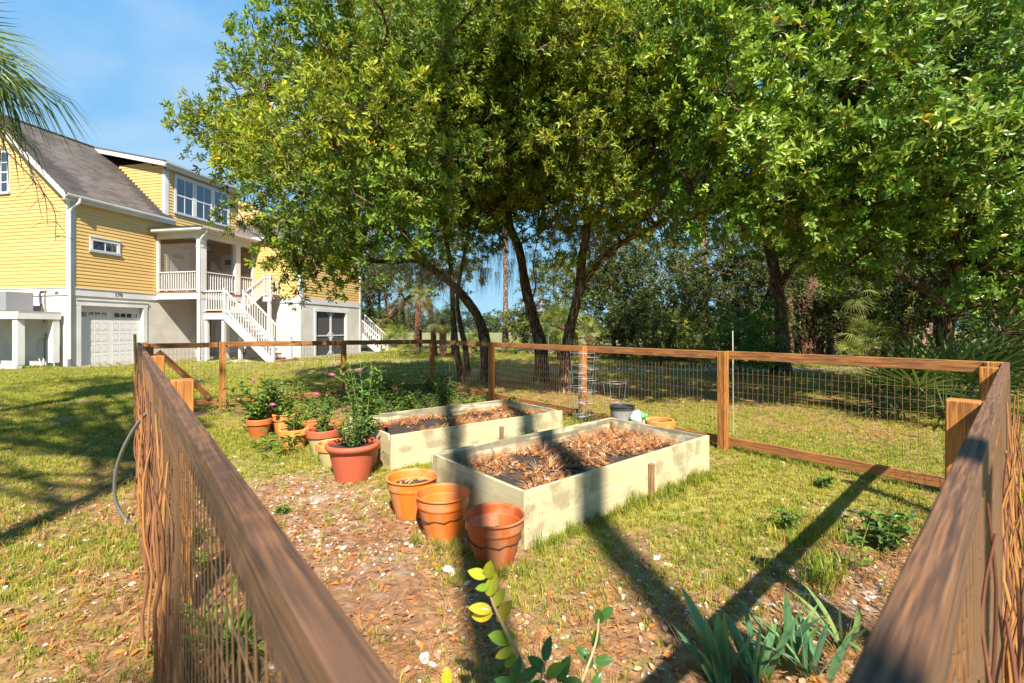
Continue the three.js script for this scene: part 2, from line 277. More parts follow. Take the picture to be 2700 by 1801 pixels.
{
  R = rng(101);
  const bins = [[], [], []], cols = [[], [], []];
  const shells = [[1.2, 3.2, 1700, 1], [3.2, 6, 1150, 1.0], [6, 10, 620, 1.15], [10, 16, 240, 1.5], [16, 30, 60, 2.4]];
  for (const [z0, z1, dens, sc] of shells) {
    const half = z1 * 1.22 + 0.8, area = (z1 - z0) * half * 2, N = Math.floor(area * dens);
    for (let k = 0; k < N; k++) {
      const Z = rr(z0, z1), x = rr(-half, half); if (Math.abs(x) > Z * 1.22 + 0.8) continue;
      if (inBed(BED1, x, Z, 0.02) || inBed(BED2, x, Z, 0.02)) continue;
      const z = zones(x, Z); if (R() > z.grass * 0.95 + 0.02) continue;
      if (hs(x, Z) > -0.05 && hq(x, Z) < 0.1 || hs(x, Z) > 6.2 && hq(x, Z) < 5.2 && hs(x, Z) < 13) continue;
      const b = Math.floor(R() * 3); bins[b].push(mat4(V(x, groundY(x, -Z) - 0.004, -Z), new THREE.Quaternion().setFromAxisAngle(qUp, R() * 6.283), V(1, rr(0.6, 1.25), 1).multiplyScalar(sc * rr(0.7, 1.15))));
      const c = pick(grassPal).clone().lerp(grassPal[2], 0.35); const dry = sstep(0.45, 0.7, fbm(x * 0.8 + 40, Z * 0.8, 81, 3)); c.lerp(grassPal[3], dry * 0.55); cols[b].push(c);
    }
  }
  const g = [bladeTuft(9, 0.055, 0.08, 0.0021), bladeTuft(8, 0.07, 0.07, 0.0022), bladeTuft(10, 0.045, 0.10, 0.002)];
  const o = thing('grass', 'short patchy yellow-green lawn grass covering the yard', 'grass'); o.userData.kind = 'stuff';
  bins.forEach((b, i) => inst(o, 'grass_blades', g[i], M.blade, b, cols[i]));
  console.log('grass', bins.map((b) => b.length).join(' '));
}
{
  R = rng(102);
  const leaf = (w, curl) => { const P = [], I = [], C = []; const L = 1; P.push(-L / 2, 0, 0, -0.15, curl, w, -0.15, curl, -w, 0.2, curl * 1.2, w * 0.9, 0.2, curl * 1.2, -w * 0.9, L / 2, curl * 0.4, 0, 0, 0, 0); I.push(0, 1, 6, 0, 6, 2, 1, 3, 6, 2, 6, 4, 3, 5, 6, 4, 6, 5); for (let k = 0; k < 7; k++) C.push(1, 1, 1); return facets(P, I, C); };
  const needle = () => { const P = [], I = [], C = []; for (let k = 0; k < 3; k++) { const a = (k - 1) * 0.12 + rr(-0.05, 0.05), o = P.length / 3, dx = Math.cos(a), dz = Math.sin(a), w = 0.0055; P.push(-dz * w, 0, dx * w, dz * w, 0, -dx * w, dx * 0.5 - dz * w, 0.06 + 0.05 * k, dz * 0.5 + dx * w, dx * 0.5 + dz * w, 0.06 + 0.05 * k, dz * 0.5 - dx * w, dx, 0.01, dz); I.push(o, o + 1, o + 2, o + 1, o + 3, o + 2, o + 2, o + 3, o + 4); for (let q = 0; q < 5; q++) C.push(1, 1, 1); } return facets(P, I, C); };
  const lg = [leaf(0.20, 0.06), leaf(0.26, 0.12), leaf(0.16, -0.05)], ng = needle();
  const lb = [[], [], []], lc = [[], [], []], nb = [], nc = [];
  const pal = [rgb(0.40, 0.20, 0.085), rgb(0.30, 0.11, 0.04), rgb(0.50, 0.31, 0.17), rgb(0.55, 0.39, 0.25), rgb(0.22, 0.11, 0.06), rgb(0.55, 0.19, 0.03), rgb(0.38, 0.25, 0.16)];
  for (const [z0, z1, dens, sc] of [[1.2, 3.4, 2300, 1], [3.4, 6, 1100, 1.05], [6, 12, 230, 1.25], [12, 22, 26, 2]]) {
    const half = z1 * 1.2 + 0.6, N = Math.floor((z1 - z0) * half * 2 * dens);
    for (let k = 0; k < N; k++) {
      const Z = rr(z0, z1), x = rr(-half, half); if (Math.abs(x) > Z * 1.2 + 0.6) continue;
      if (inBed(BED1, x, Z, 0.02) || inBed(BED2, x, Z, 0.02)) continue;
      const z = zones(x, Z); if (R() > z.litter * 0.72 * (1 - 0.45 * z.grass) * (1 - z.gravel * 0.8) * sstep(0.25, 0.6, z.n2 + 0.12)) continue;
      if (hs(x, Z) > -0.05 && hq(x, Z) < 5.2) continue;
      const p = V(x, groundY(x, -Z) + rr(0.002, 0.014), -Z), q = new THREE.Quaternion().setFromEuler(new THREE.Euler(rr(-0.45, 0.45), R() * 6.283, rr(-0.45, 0.45)));
      if (R() < 0.62) { nb.push(mat4(p, q, V(1, 1, 1).multiplyScalar(rr(0.07, 0.17) * sc))); const c = pick([pal[1], pal[4], pal[0], rgb(0.36, 0.17, 0.06)]); nc.push(c); }
      else { const b = Math.floor(R() * 3); lb[b].push(mat4(p, q, V(1, 1, rr(0.8, 1.3)).multiplyScalar(rr(0.018, 0.046) * sc))); lc[b].push(R() < 0.035 ? pal[5] : pick(pal)); }
    }
  }
  for (const [b, h] of [[BED1, 0.27], [BED2, 0.26]]) for (let k = 0; k < 5200; k++) {           // shredded straw and leaves heaped in the beds
    const s = rr(0.02, 0.98), t = rr(0.04, 0.96), x = b.p[0] + b.u[0] * s + b.v[0] * t, Z = b.p[1] + b.u[1] * s + b.v[1] * t, hm = bedTop(b, s, t);
    if (fbm(x * 3.2, Z * 3.2, 91, 3) < 0.40) continue;
    const p = V(x, hm + rr(0, 0.022), -Z), q = new THREE.Quaternion().setFromEuler(new THREE.Euler(rr(-0.6, 0.6), R() * 6.283, rr(-0.6, 0.6)));
    if (R() < 0.62) { nb.push(mat4(p, q, V(1, 1.6, 2.2).multiplyScalar(rr(0.05, 0.14)))); nc.push(pick([pal[1], pal[0], pal[2], rgb(0.42, 0.17, 0.05)])); } else { const i = Math.floor(R() * 3); lb[i].push(mat4(p, q, V(1, 1, rr(0.6, 1.2)).multiplyScalar(rr(0.03, 0.06)))); lc[i].push(R() < 0.08 ? pal[5] : pick(pal)); }
  }
  const o = thing('leaf_litter', 'fallen dry oak leaves and russet pine straw strewn over the soil', 'leaf litter'); o.userData.kind = 'stuff';
  lb.forEach((b, i) => inst(o, 'dry_leaves', lg[i], M.dry, b, lc[i])); inst(o, 'pine_straw', ng, M.dry, nb, nc);
  console.log('litter', lb.map((b) => b.length).join(' '), nb.length);
}
function bedTop(b, s, t) { const top = b === BED1 ? 0.235 : 0.235; const e = Math.min(s, 1 - s) * Math.hypot(...b.u), f = Math.min(t, 1 - t) * Math.hypot(...b.v); return top - 0.05 * (1 - sstep(0, 0.2, Math.min(e, f))) + 0.075 * (fbm(s * 6 + (b === BED1 ? 3 : 9), t * 4, 95, 4) - 0.45); }
{
  R = rng(103);
  const chip = (() => { const g = new THREE.IcosahedronGeometry(1, 1), p = g.attributes.position; for (let i = 0; i < p.count; i++) { const v = V().fromBufferAttribute(p, i), k = 0.8 + 0.45 * vnoise(v.x * 1.7 + 4, v.z * 1.7 + v.y, 7); p.setXYZ(i, v.x * k, v.y * 0.38 * k, v.z * 0.72 * k); } const m = mergeVertices((g.deleteAttribute('normal'), g.deleteAttribute('uv'), g), 1e-4); m.computeVertexNormals(); m.setAttribute('uv', new THREE.BufferAttribute(new Float32Array(m.attributes.position.count * 2), 2)); return m; })();
  const b = [], c = [];
  for (const [z0, z1, dens] of [[1.2, 3.6, 420], [3.6, 7, 190], [7, 12, 50]]) {
    const half = z1 * 1.2 + 0.5, N = Math.floor((z1 - z0) * half * 2 * dens);
    for (let k = 0; k < N; k++) { const Z = rr(z0, z1), x = rr(-half, half); if (Math.abs(x) > Z * 1.2 + 0.5 || inBed(BED1, x, Z, 0.03) || inBed(BED2, x, Z, 0.03)) continue; const z = zones(x, Z); if (R() > z.shell * sstep(0.35, 0.6, fbm(x * 5, Z * 5, 97, 2)) + (inGarden(x, Z) ? 0.015 : 0.004)) continue; b.push(mat4(V(x, groundY(x, -Z) + 0.003, -Z), new THREE.Quaternion().setFromEuler(new THREE.Euler(rr(-0.3, 0.3), R() * 6.283, rr(-0.3, 0.3))), rr(0.005, 0.013) * (R() < 0.12 ? 2.0 : 1))); const v = rr(0.42, 0.72); c.push(rgb(v, v * rr(0.95, 1), v * rr(0.88, 0.97))); }
  }
  const o = thing('shell_grit', 'broken white oyster shell scattered over the bare garden soil', 'shell grit'); o.userData.kind = 'stuff';
  inst(o, 'shell_chips', chip, plain(1, 1, 1, 0.7), b, c);
  const big = [[1184, 1503, 0.042], [1195, 1512, 0.02], [1120, 1740, 0.03], [1140, 1754, 0.02], [1770, 1553, 0.017], [1232, 1535, 0.022], [905, 1445, 0.024], [1072, 1432, 0.02], [1010, 1516, 0.016], [975, 1262, 0.02]];
  for (const [px, py, s] of big) { const p = gnd(px, py); p.y = groundY(p.x, p.z) + s * 0.3; const m = solo('oyster_shell', chip, plain(0.66, 0.64, 0.6, 0.6), 'white oyster shell lying on the bare soil', 'shell', 'white shells on the garden soil'); m.position.copy(p); m.scale.setScalar(s); m.rotation.y = px; m.rotation.z = 0.2; }
  console.log('shell', b.length);
}
// ---------------------------------------------------------------- the house (own axes: x = out from the front wall, y = up, z = minus the run along the front)
const GB = -0.12;                                               // the ground at the house
const house = thing('house', 'yellow clapboard two-storey house with white trim raised over a stucco garage', 'house', V(H0[0], 0, -H0[1]), -HTH);
const hb = (q0, q1, y0, y1, s0, s1) => pbox(Math.min(q0, q1), Math.max(q0, q1), y0, y1, -Math.max(s0, s1), -Math.min(s0, s1), 2);
const RIDGE_Q = -3.65, RIDGE_Y = 9.62, EAVE_Y = 6.32, SL = (RIDGE_Y - EAVE_Y) / 3.65, HLEN = 13.2, WS = 6.3, WQ = 4.93, WE = 11.72, DS0 = 3.68, DS1 = 7.8;
{
  R = rng(201);
  part(house, 'foundation_wall', merge([hb(-7.3, 0, GB - 0.2, 2.56, 0, 0.33), hb(-7.3, 0, GB - 0.2, 2.56, 2.70, HLEN), hb(-7.3, 0, 2.2, 2.56, 0.33, 2.70), hb(-7.3, -0.25, GB - 0.2, 2.2, 0.33, 2.70), hb(0.001, WQ, GB - 0.2, 2.56, WS, 7.47), hb(0.001, WQ, GB - 0.2, 2.56, 10.18, WE), hb(0.001, WQ, 2.2, 2.56, 7.47, 10.18), hb(0.001, WQ - 1.2, GB - 0.2, 2.2, 7.47, 10.18)]), M.stucco);
  const gab = new THREE.Shape([[0, 2.56], [-7.3, 2.56], [-7.3, EAVE_Y], [RIDGE_Q, RIDGE_Y - 0.1], [0, EAVE_Y]].map((p) => new THREE.Vector2(...p)));
  const up = new THREE.ExtrudeGeometry(gab, { depth: HLEN - 0.06, bevelEnabled: false }); up.translate(0, 0, -HLEN + 0.03);
  const wall = part(house, 'upper_wall', merge([uvBox(up), hb(-3.5, -0.001, EAVE_Y - 0.2, 8.5, DS0 + 0.02, DS1 - 0.02), hb(0.001, WQ - 0.02, 2.57, 5.7, WS + 0.02, WE - 0.02)]), M.siding[1]);
  // lap boards: one wedge, stretched along each course
  const lap = (() => { const s = new THREE.Shape([[0, 0], [0.026, 0.002], [0.006, 0.145], [0, 0.145]].map((p) => new THREE.Vector2(...p))); const g = new THREE.ExtrudeGeometry(s, { depth: 1, bevelEnabled: false }); return uvBox(g, 2); })();   // thickness x, height y, run z (0..1)
  const EXP = 0.135;
  const frontBoard = (q, y, s0, s1) => { const b = part(wall, 'siding_board', lap, pick(M.siding), V(q, y, -s1), null, V(1, 1, s1 - s0)); return b; };
  const gableBoard = (s, y, q0, q1) => part(wall, 'siding_board', lap, pick(M.siding), V(q0, y, -s), [0, -Math.PI / 2, 0], V(1, 1, q1 - q0)); // faces the street
  gableBoard.turn = 0;
  for (let y = 2.84; y < RIDGE_Y - 0.3; y += EXP) { const lim = y + EXP > EAVE_Y ? -(y + EXP - EAVE_Y) / SL : -0.02; if (lim > -3.55) gb(0, y, 2 * RIDGE_Q - lim, lim); }
  for (let y = 2.84; y < EAVE_Y - 0.1; y += EXP) frontBoard(0, y, 0.1, WS);
  for (let y = 6.2; y < 8.4; y += EXP) frontBoard(0.002, y, DS0 + 0.12, DS1);
  for (let y = 6.5; y < 8.75; y += EXP) { const q0 = -(y - EAVE_Y) / SL + 0.05; if (q0 > -3.4) gb(DS0, y, q0, -0.02); }
  for (let y = 2.84; y < 5.6; y += EXP) { gb(WS, y, 0, WQ - 0.1); frontBoard(WQ - 0.02, y, WS + 0.1, WE - 0.1); }
  function gb(s, y, q0, q1) { const y1 = y; if (s === DS0) { const top = 9.45 + (q0 - RIDGE_Q) * -0.235; if (y1 > 8.6 && q1 > -1) q1 = Math.min(q1, RIDGE_Q + (9.45 - y1 - 0.1) / 0.235); if (q1 <= q0 + 0.05) return; } part(wall, 'siding_board', lap, pick(M.siding), V(q1, y, -s), [0, -Math.PI / 2, 0], V(1, 1, q1 - q0)); }
  // trim
  const tr = (n, ...l) => part(house, n, merge(l), M.white);
  tr('band_board', hb(0.001, 0.035, 2.56, 2.83, -0.035, WS), hb(-7.3, 0.03, 2.56, 2.83, -0.035, -0.001));
  tr('band_board', hb(0, WQ + 0.035, 2.56, 2.83, WS - 0.035, WS - 0.001), hb(WQ + 0.001, WQ + 0.03, 2.56, 2.83, WS, WE));
  tr('drip_cap', hb(0.03, 0.06, 2.83, 2.85, -0.05, WS - 0.05), hb(-7.3, 0.02, 2.83, 2.85, -0.06, -0.03));
  tr('corner_board', hb(0.001, 0.03, 2.852, EAVE_Y, 0, 0.15), hb(-0.15, 0.03, 2.852, EAVE_Y, -0.03, -0.001));
  tr('corner_board', hb(WQ + 0.001, WQ + 0.03, 2.84, 5.65, WS, WS + 0.14), hb(WQ - 0.14, WQ + 0.03, 2.84, 5.65, WS - 0.03, WS - 0.001));
  tr('corner_board', hb(WQ + 0.001, WQ + 0.03, GB, 5.65, WE - 0.12, WE + 0.03));
  tr('corner_board', hb(0.003, 0.035, EAVE_Y + 0.1, 8.45, DS0, DS0 + 0.15), hb(-0.12, 0.035, EAVE_Y + 0.15, 8.45, DS0 - 0.03, DS0 - 0.001));
  // main roof
  const eq = 0.2, ey = EAVE_Y + 0.02 - eq * SL + 0.1, sg = -0.32;
  const slope = (q0, y0, q1, y1, th, s0, s1) => { const sh = new THREE.Shape([[q0, y0], [q1, y1], [q1, y1 - th], [q0, y0 - th]].map((p) => new THREE.Vector2(...p))); const g = new THREE.ExtrudeGeometry(sh, { depth: s1 - s0, bevelEnabled: false }); g.translate(0, 0, -s1); return uvBox(g, 2); };
  const roofMat = new THREE.MeshStandardMaterial({ vertexColors: true, roughness: 0.95, map: speckle });
  const roof = part(house, 'roof', merge([slope(RIDGE_Q, RIDGE_Y, eq, ey, 0.1, sg + 0.03, 3.96), slope(RIDGE_Q, RIDGE_Y, 2 * RIDGE_Q - eq, ey, 0.1, sg + 0.03, HLEN + 0.3)]), plain(0.10, 0.085, 0.08, 0.95));
  // shingle tabs, course by course
  const sl = Math.hypot(eq - RIDGE_Q, RIDGE_Y - ey), ang = Math.atan2(RIDGE_Y - ey, eq - RIDGE_Q), list = [];
  const tab = (q, y, s0, s1, len, a, tone) => { const g = new THREE.BoxGeometry(len, 0.012, s1 - s0 - 0.006); g.rotateZ(-a + 0.03); g.translate(q, y, -(s0 + s1) / 2); const n = g.toNonIndexed(), c = new Float32Array(n.attributes.position.count * 3); for (let i = 0; i < c.length; i += 3) { c[i] = tone[0]; c[i + 1] = tone[1]; c[i + 2] = tone[2]; } n.setAttribute('color', new THREE.BufferAttribute(c, 3)); return n; };
  const tone = (s, d) => { const k = rr(0.7, 1.25) * (0.75 + 0.5 * fbm(s * 0.9, d * 0.5, 9, 3)); const stain = sstep(0.5, 0.7, fbm(s * 0.8 + 3, d * 0.25, 12, 3)); return [0.128 * k * (1 - 0.5 * stain), 0.108 * k * (1 - 0.5 * stain), 0.098 * k * (1 - 0.45 * stain)]; };
  for (let d = 0.06, r = 0; d < sl; d += 0.14, r++) { const end = 3.96; for (let s = sg + (r % 2) * 0.14 - 0.05; s < end; s += 0.3) { const a0 = Math.max(sg, s), a1 = Math.min(end, s + 0.3); if (a1 - a0 < 0.04) continue; const q = RIDGE_Q + Math.cos(ang) * d, y = RIDGE_Y - Math.sin(ang) * d; list.push(tab(q + 0.012 * Math.sin(ang), y + 0.012, a0, a1, 0.155, ang, tone(s, d))); } }
  const sh = part(roof, 'shingles', merge(list), roofMat); sh.userData.kind = 'stuff';
  part(roof, 'ridge_cap', hb(RIDGE_Q - 0.1, RIDGE_Q + 0.1, RIDGE_Y - 0.01, RIDGE_Y + 0.035, sg, 3.7), plain(0.07, 0.06, 0.058, 0.95));
  tr('rake_board', slope(RIDGE_Q, RIDGE_Y - 0.005, eq + 0.02, ey - 0.005, 0.24, sg, sg + 0.03), slope(RIDGE_Q, RIDGE_Y - 0.005, 2 * RIDGE_Q - eq, ey - 0.005, 0.24, sg, sg + 0.03));
  tr('soffit', slope(RIDGE_Q, RIDGE_Y - 0.13, eq - 0.01, ey - 0.13, 0.02, sg + 0.031, -0.002), hb(0.002, eq - 0.02, ey - 0.24, ey - 0.215, -0.3, 3.9));
  tr('fascia', hb(eq - 0.018, eq + 0.004, ey - 0.24, ey - 0.02, -0.29, 3.93));
  const gutter = (s0, s1, q, y) => { const sh = new THREE.Shape([[0, 0], [0, -0.11], [0.08, -0.115], [0.12, -0.06], [0.125, 0], [0.118, 0], [0.11, -0.055], [0.075, -0.105], [0.008, -0.102], [0.008, 0]].map((p) => new THREE.Vector2(...p))); const g = new THREE.ExtrudeGeometry(sh, { depth: s1 - s0, bevelEnabled: false }); g.translate(q, y, -s1); return uvBox(g, 2); };
  tr('gutter', gutter(-0.3, 3.95, eq + 0.005, ey - 0.02));
  const pipe = (pts, r = 0.045) => { const g = tube(pts.map((p) => V(p[0], p[1], -p[2])), r, 8); return g; };
  part(house, 'downspout', pipe([[0.28, ey - 0.1, 0.12], [0.29, ey - 0.28, 0.1], [0.09, ey - 0.45, 0.0], [0.075, ey - 0.6, -0.07], [0.075, 3.0, -0.07], [0.075, 0.12, -0.07]]), M.white);
  part(house, 'downspout_boot', pipe([[0.075, 0.2, -0.07], [0.075, GB, -0.07]], 0.06), plain(0.10, 0.12, 0.14, 0.6));
  // dormer roof
  const dy = 8.72, dq = 0.32, dth = 0.05;
  part(house, 'dormer_roof', slope(RIDGE_Q, RIDGE_Y + 0.045, dq + 0.03, dy + 0.03, dth, DS0 - 0.34, DS1 + 0.3), plain(0.075, 0.08, 0.085, 0.8));
  tr('rake_board', slope(RIDGE_Q + 0.05, RIDGE_Y - 0.018, dq, dy - 0.022, 0.2, DS0 - 0.32, DS0 - 0.29));
  tr('fascia', hb(dq - 0.02, dq + 0.012, dy - 0.23, dy - 0.022, DS0 - 0.288, DS1 + 0.28));
  tr('soffit', slope(RIDGE_Q + 0.3, RIDGE_Y - 0.2, dq - 0.03, dy - 0.19, 0.02, DS0 - 0.288, DS0 - 0.035), hb(0.04, dq - 0.03, dy - 0.225, dy - 0.2, DS0 - 0.03, DS1 + 0.28));
  tr('gutter', gutter(DS0 - 0.3, DS1 + 0.3, dq + 0.013, dy - 0.02));
  // wing roof
  const wr = part(house, 'wing_roof', (() => { const P = [], I = [], z = (s) => -s, e = 5.78, r = 7.3, q0 = 0, q1 = WQ + 0.25, s0 = WS - 0.25, s1 = WE + 0.25, sm = (s0 + s1) / 2; P.push(q0, e, z(s0), q1, e, z(s0), q1, e, z(s1), q0, e, z(s1), q0, r, z(sm), q1 - 2.6, r, z(sm)); I.push(0, 1, 5, 0, 5, 4, 1, 2, 5, 2, 3, 4, 2, 4, 5, 0, 2, 1, 0, 3, 2); const g = facets(P, I).toNonIndexed(); g.computeVertexNormals(); return uvBox(g, 0); })(), plain(0.15, 0.12, 0.11, 0.95, { map: speckle }));
  tr('fascia', hb(0.2, WQ + 0.27, 5.6, 5.77, WS - 0.27, WS - 0.245), hb(WQ + 0.25, WQ + 0.275, 5.6, 5.77, WS - 0.24, WE + 0.2), hb(0.2, WQ + 0.25, 5.6, 5.62, WS - 0.24, WS - 0.04), hb(WQ + 0.04, WQ + 0.25, 5.6, 5.62, WS - 0.04, WE));

  // windows: kind 'f' stands in the front wall, 'g' in the street gable
  function win(kind, c0, c1, y0, y1, cols, rows, sash, off = 0) {
    const w = sub(house, 'window'), m = kind === 'f' ? (a, b, p, q, d0, d1) => hb(off + d0, off + d1, p, q, a, b) : (a, b, p, q, d0, d1) => hb(a, b, p, q, off - d0, off - d1);
    const T = 0.1;
    part(w, 'frame', merge([m(c0 - T, c1 + T, y1, y1 + T + 0.02, 0.004, 0.05), m(c0 - T, c0, y0, y1 - 0.001, 0.004, 0.045), m(c1, c1 + T, y0, y1 - 0.001, 0.004, 0.045), m(c0 - T - 0.02, c1 + T + 0.02, y1 + T + 0.02, y1 + T + 0.05, 0.004, 0.075)]), M.white);
    part(w, 'sill', m(c0 - T - 0.02, c1 + T + 0.02, y0 - 0.09, y0 - 0.001, 0.004, 0.07), M.sill);
    const cw = (c1 - c0) / cols, rh = (y1 - y0) / rows, B = 0.035;
    for (let i = 0; i < cols; i++) for (let j = 0; j < rows; j++) part(w, 'pane', m(c0 + i * cw + B / 2, c0 + (i + 1) * cw - B / 2, y0 + j * rh + B / 2, y0 + (j + 1) * rh - B / 2, 0.018, 0.022), M.glass);
    const bars = []; for (let i = 0; i <= cols; i++) bars.push(m(c0 + i * cw - B / 2 + (i === 0 ? B / 2 : 0), c0 + i * cw + B / 2 - (i === cols ? B / 2 : 0), y0, y1, 0.02, 0.034)); for (let j = 0; j <= rows; j++) { const k = sash && j === rows / 2 ? 1.6 : 1; bars.push(m(c0 + 0.001, c1 - 0.001, y0 + j * rh - B * k / 2 + (j === 0 ? B / 2 : 0), y0 + j * rh + B * k / 2 - (j === rows ? B / 2 : 0), 0.019, 0.036 + (sash && j === rows / 2 ? 0.006 : 0))); }
    part(w, 'muntin', merge(bars), M.white); return w;
  }
  win('f', 0.72, 1.62, 4.36, 4.72, 2, 1, false, 0.016);
  for (let k = 0; k < 3; k++) win('f', 4.2 + k * 1.03, 5.02 + k * 1.03, 6.68, 8.26, 2, 2, true, 0.02);
  win('g', -4.35, -3.0, 6.55, 8.05, 4, 4, true, -0.016);

  // garage door
  const gd = sub(house, 'garage_door');
  part(gd, 'door_leaf', hb(-0.2, -0.16, 0.02 + GB, 2.2, 0.331, 2.699), M.whiteDoor);
  tr('garage_trim', hb(0.001, 0.03, GB, 2.2, 0.2, 0.34), hb(0.001, 0.03, GB, 2.2, 2.70, 2.86), hb(0.001, 0.034, 2.2, 2.40, 0.18, 2.88), hb(0.001, 0.06, 2.40, 2.43, 0.16, 2.90), hb(-0.159, 0.0, 2.185, 2.199, 0.345, 2.69), hb(-0.159, 0.0, GB, 2.18, 0.331, 0.345), hb(-0.159, 0.0, GB, 2.18, 2.685, 2.699));
  const pan = merge([hb(0, 0.005, 0, 0.31, 0, 0.02), hb(0, 0.005, 0, 0.31, 0.2, 0.22), hb(0, 0.005, 0, 0.02, 0.0201, 0.1999), hb(0, 0.005, 0.29, 0.31, 0.0201, 0.1999), hb(0, 0.004, 0.05, 0.26, 0.05, 0.17)]);
  for (let r = 0; r < 4; r++) for (let c = 0; c < 8; c++) part(gd, 'panel', pan, M.whiteDoor, V(-0.158, GB + 0.09 + r * 0.43, -(0.40 + c * 0.265 + (c > 3 ? 0.13 : 0))));
  for (let g = 0; g < 2; g++) { part(gd, 'light_frame', hb(-0.158, -0.135, GB + 1.86, GB + 2.12, 0.40 + g * 1.2, 0.40 + g * 1.2 + 1.02), M.whiteDoor); for (let k = 0; k < 4; k++) part(gd, 'pane', hb(-0.136, -0.131, GB + 1.9, GB + 2.08, 0.44 + g * 1.2 + k * 0.24, 0.64 + g * 1.2 + k * 0.24), M.glass); }

  // porch
  const PS0 = 3.26, PS1 = 6.27, PQ = 2.38, FY = 2.88;
  tr('porch_floor_band', hb(0.04, PQ, 2.60, FY, PS0 - 0.01, PS0 + 0.04), hb(PQ - 0.05, PQ + 0.001, 2.60, FY, PS0 + 0.041, PS1));
  part(house, 'porch_floor', hb(0.01, PQ + 0.03, FY + 0.001, FY + 0.035, PS0 - 0.03, PS1), M.tread);
  part(house, 'porch_floor_frame', hb(0.01, PQ - 0.06, 2.66, FY - 0.002, PS0 + 0.05, PS1), M.tread);
  tr('porch_beam', hb(0.04, PQ, 5.25, 5.5, PS0, PS0 + 0.16), hb(PQ - 0.16, PQ + 0.002, 5.25, 5.5, PS0 + 0.161, PS1));
  tr('porch_soffit', hb(0.03, PQ + 0.28, 5.5, 5.53, PS0 - 0.3, PS1));
  part(house, 'porch_roof', (() => { const P = [], I = [], e = 5.66, r = 6.06, z = (s) => -s, q1 = PQ + 0.36; P.push(0.02, e, z(PS0 - 0.38), q1, e, z(PS0 - 0.38), q1, e, z(PS1), 0.02, e, z(PS1), 0.02, r, z(PS0 + 1.2), 0.02, r, z(PS1)); I.push(0, 1, 4, 1, 2, 5, 1, 5, 4, 0, 2, 1, 0, 3, 2); const g = facets(P, I).toNonIndexed(); g.computeVertexNormals(); return uvBox(g); })(), plain(0.11, 0.115, 0.12, 0.85));
  tr('porch_fascia', hb(0.03, PQ + 0.3, 5.531, 5.655, PS0 - 0.32, PS0 - 0.29), hb(PQ + 0.28, PQ + 0.305, 5.531, 5.655, PS0 - 0.289, PS1));
  tr('gutter', gutter(PS0 - 0.3, PS1, PQ + 0.306, 5.65));
  part(house, 'downspout', pipe([[PQ + 0.36, 5.55, PS0 - 0.1], [PQ + 0.36, 5.42, PS0 - 0.1], [PQ + 0.05, 5.15, PS0 - 0.08], [PQ - 0.03, 5.0, PS0 - 0.07], [PQ - 0.03, 2.6, PS0 - 0.07], [PQ - 0.03, 0.1, PS0 - 0.07]], 0.04), M.white);
  const column = (q, s, y0, y1, w = 0.26) => { const c = part(house, 'porch_column', hb(q - w, q, y0, y1, s, s + w), M.white); part(c, 'capital', merge([hb(q - w - 0.02, q + 0.02, y1 - 0.42, y1 - 0.38, s - 0.02, s + w + 0.02), hb(q - w - 0.03, q + 0.03, y1 - 0.06, y1 - 0.001, s - 0.03, s + w + 0.03)]), M.white); return c; };
  column(PQ, PS0, FY + 0.036, 5.25); column(PQ, 5.12, FY + 0.036, 5.25, 0.27);
  part(house, 'porch_post', hb(PQ - 0.12, PQ, FY + 0.036, 5.25, PS1 - 0.1, PS1), M.white); part(house, 'porch_post', hb(0.03, 0.13, FY + 0.036, 5.25, PS0, PS0 + 0.1), M.white);
  part(house, 'porch_pier', hb(PQ - 0.24, PQ - 0.01, GB, 2.6, PS0 + 0.01, PS0 + 0.24), M.white); part(house, 'porch_pier', hb(PQ - 0.24, PQ - 0.01, GB, 2.6, 4.55, 4.75), M.white);
  const bal = cbox(0.036, 0.74, 0.036, 0.003, 1);
  function railing(parent, a, b, y0, y1, h = 0.86, n, cap = true) {              // from a to b, [q, s]; the feet rise from y0 to y1
    const A = V(a[0], y0, -a[1]), B = V(b[0], y1, -b[1]); const len = Math.hypot(b[0] - a[0], b[1] - a[1]);
    part(parent, 'handrail', beam(A.clone().setY(y0 + h), B.clone().setY(y1 + h), 0.09, 0.045, 0.005), M.white); part(parent, 'bottom_rail', beam(A.clone().setY(y0 + 0.09), B.clone().setY(y1 + 0.09), 0.06, 0.04, 0.004), M.white);
    const k = n || Math.round(len / 0.125); for (let i = 1; i < k; i++) { const t = i / k; part(parent, 'baluster', bal, M.white, V(lerp(A.x, B.x, t), lerp(y0, y1, t) + 0.09 + 0.37, lerp(A.z, B.z, t))); }
  }
  const pr = sub(house, 'porch_railing');
  railing(pr, [0.14, PS0 + 0.06], [PQ - 0.27, PS0 + 0.06], FY + 0.04, FY + 0.04); railing(pr, [PQ - 0.08, PS0 + 0.28], [PQ - 0.08, 5.1], FY + 0.04, FY + 0.04); railing(pr, [PQ - 0.08, 5.4], [PQ - 0.08, PS1 - 0.12], FY + 0.04, FY + 0.04, 0.86, 6);
  part(house, 'insect_screen', hb(0.14, PQ - 0.27, FY + 0.1, 5.24, PS0 + 0.11, PS0 + 0.112), M.screen); part(house, 'insect_screen', hb(PQ - 0.15, PQ - 0.148, FY + 0.1, 5.24, PS0 + 0.28, 5.1), M.screen); part(house, 'insect_screen', hb(PQ - 0.15, PQ - 0.148, FY + 0.1, 5.24, 5.4, PS1 - 0.12), M.screen);
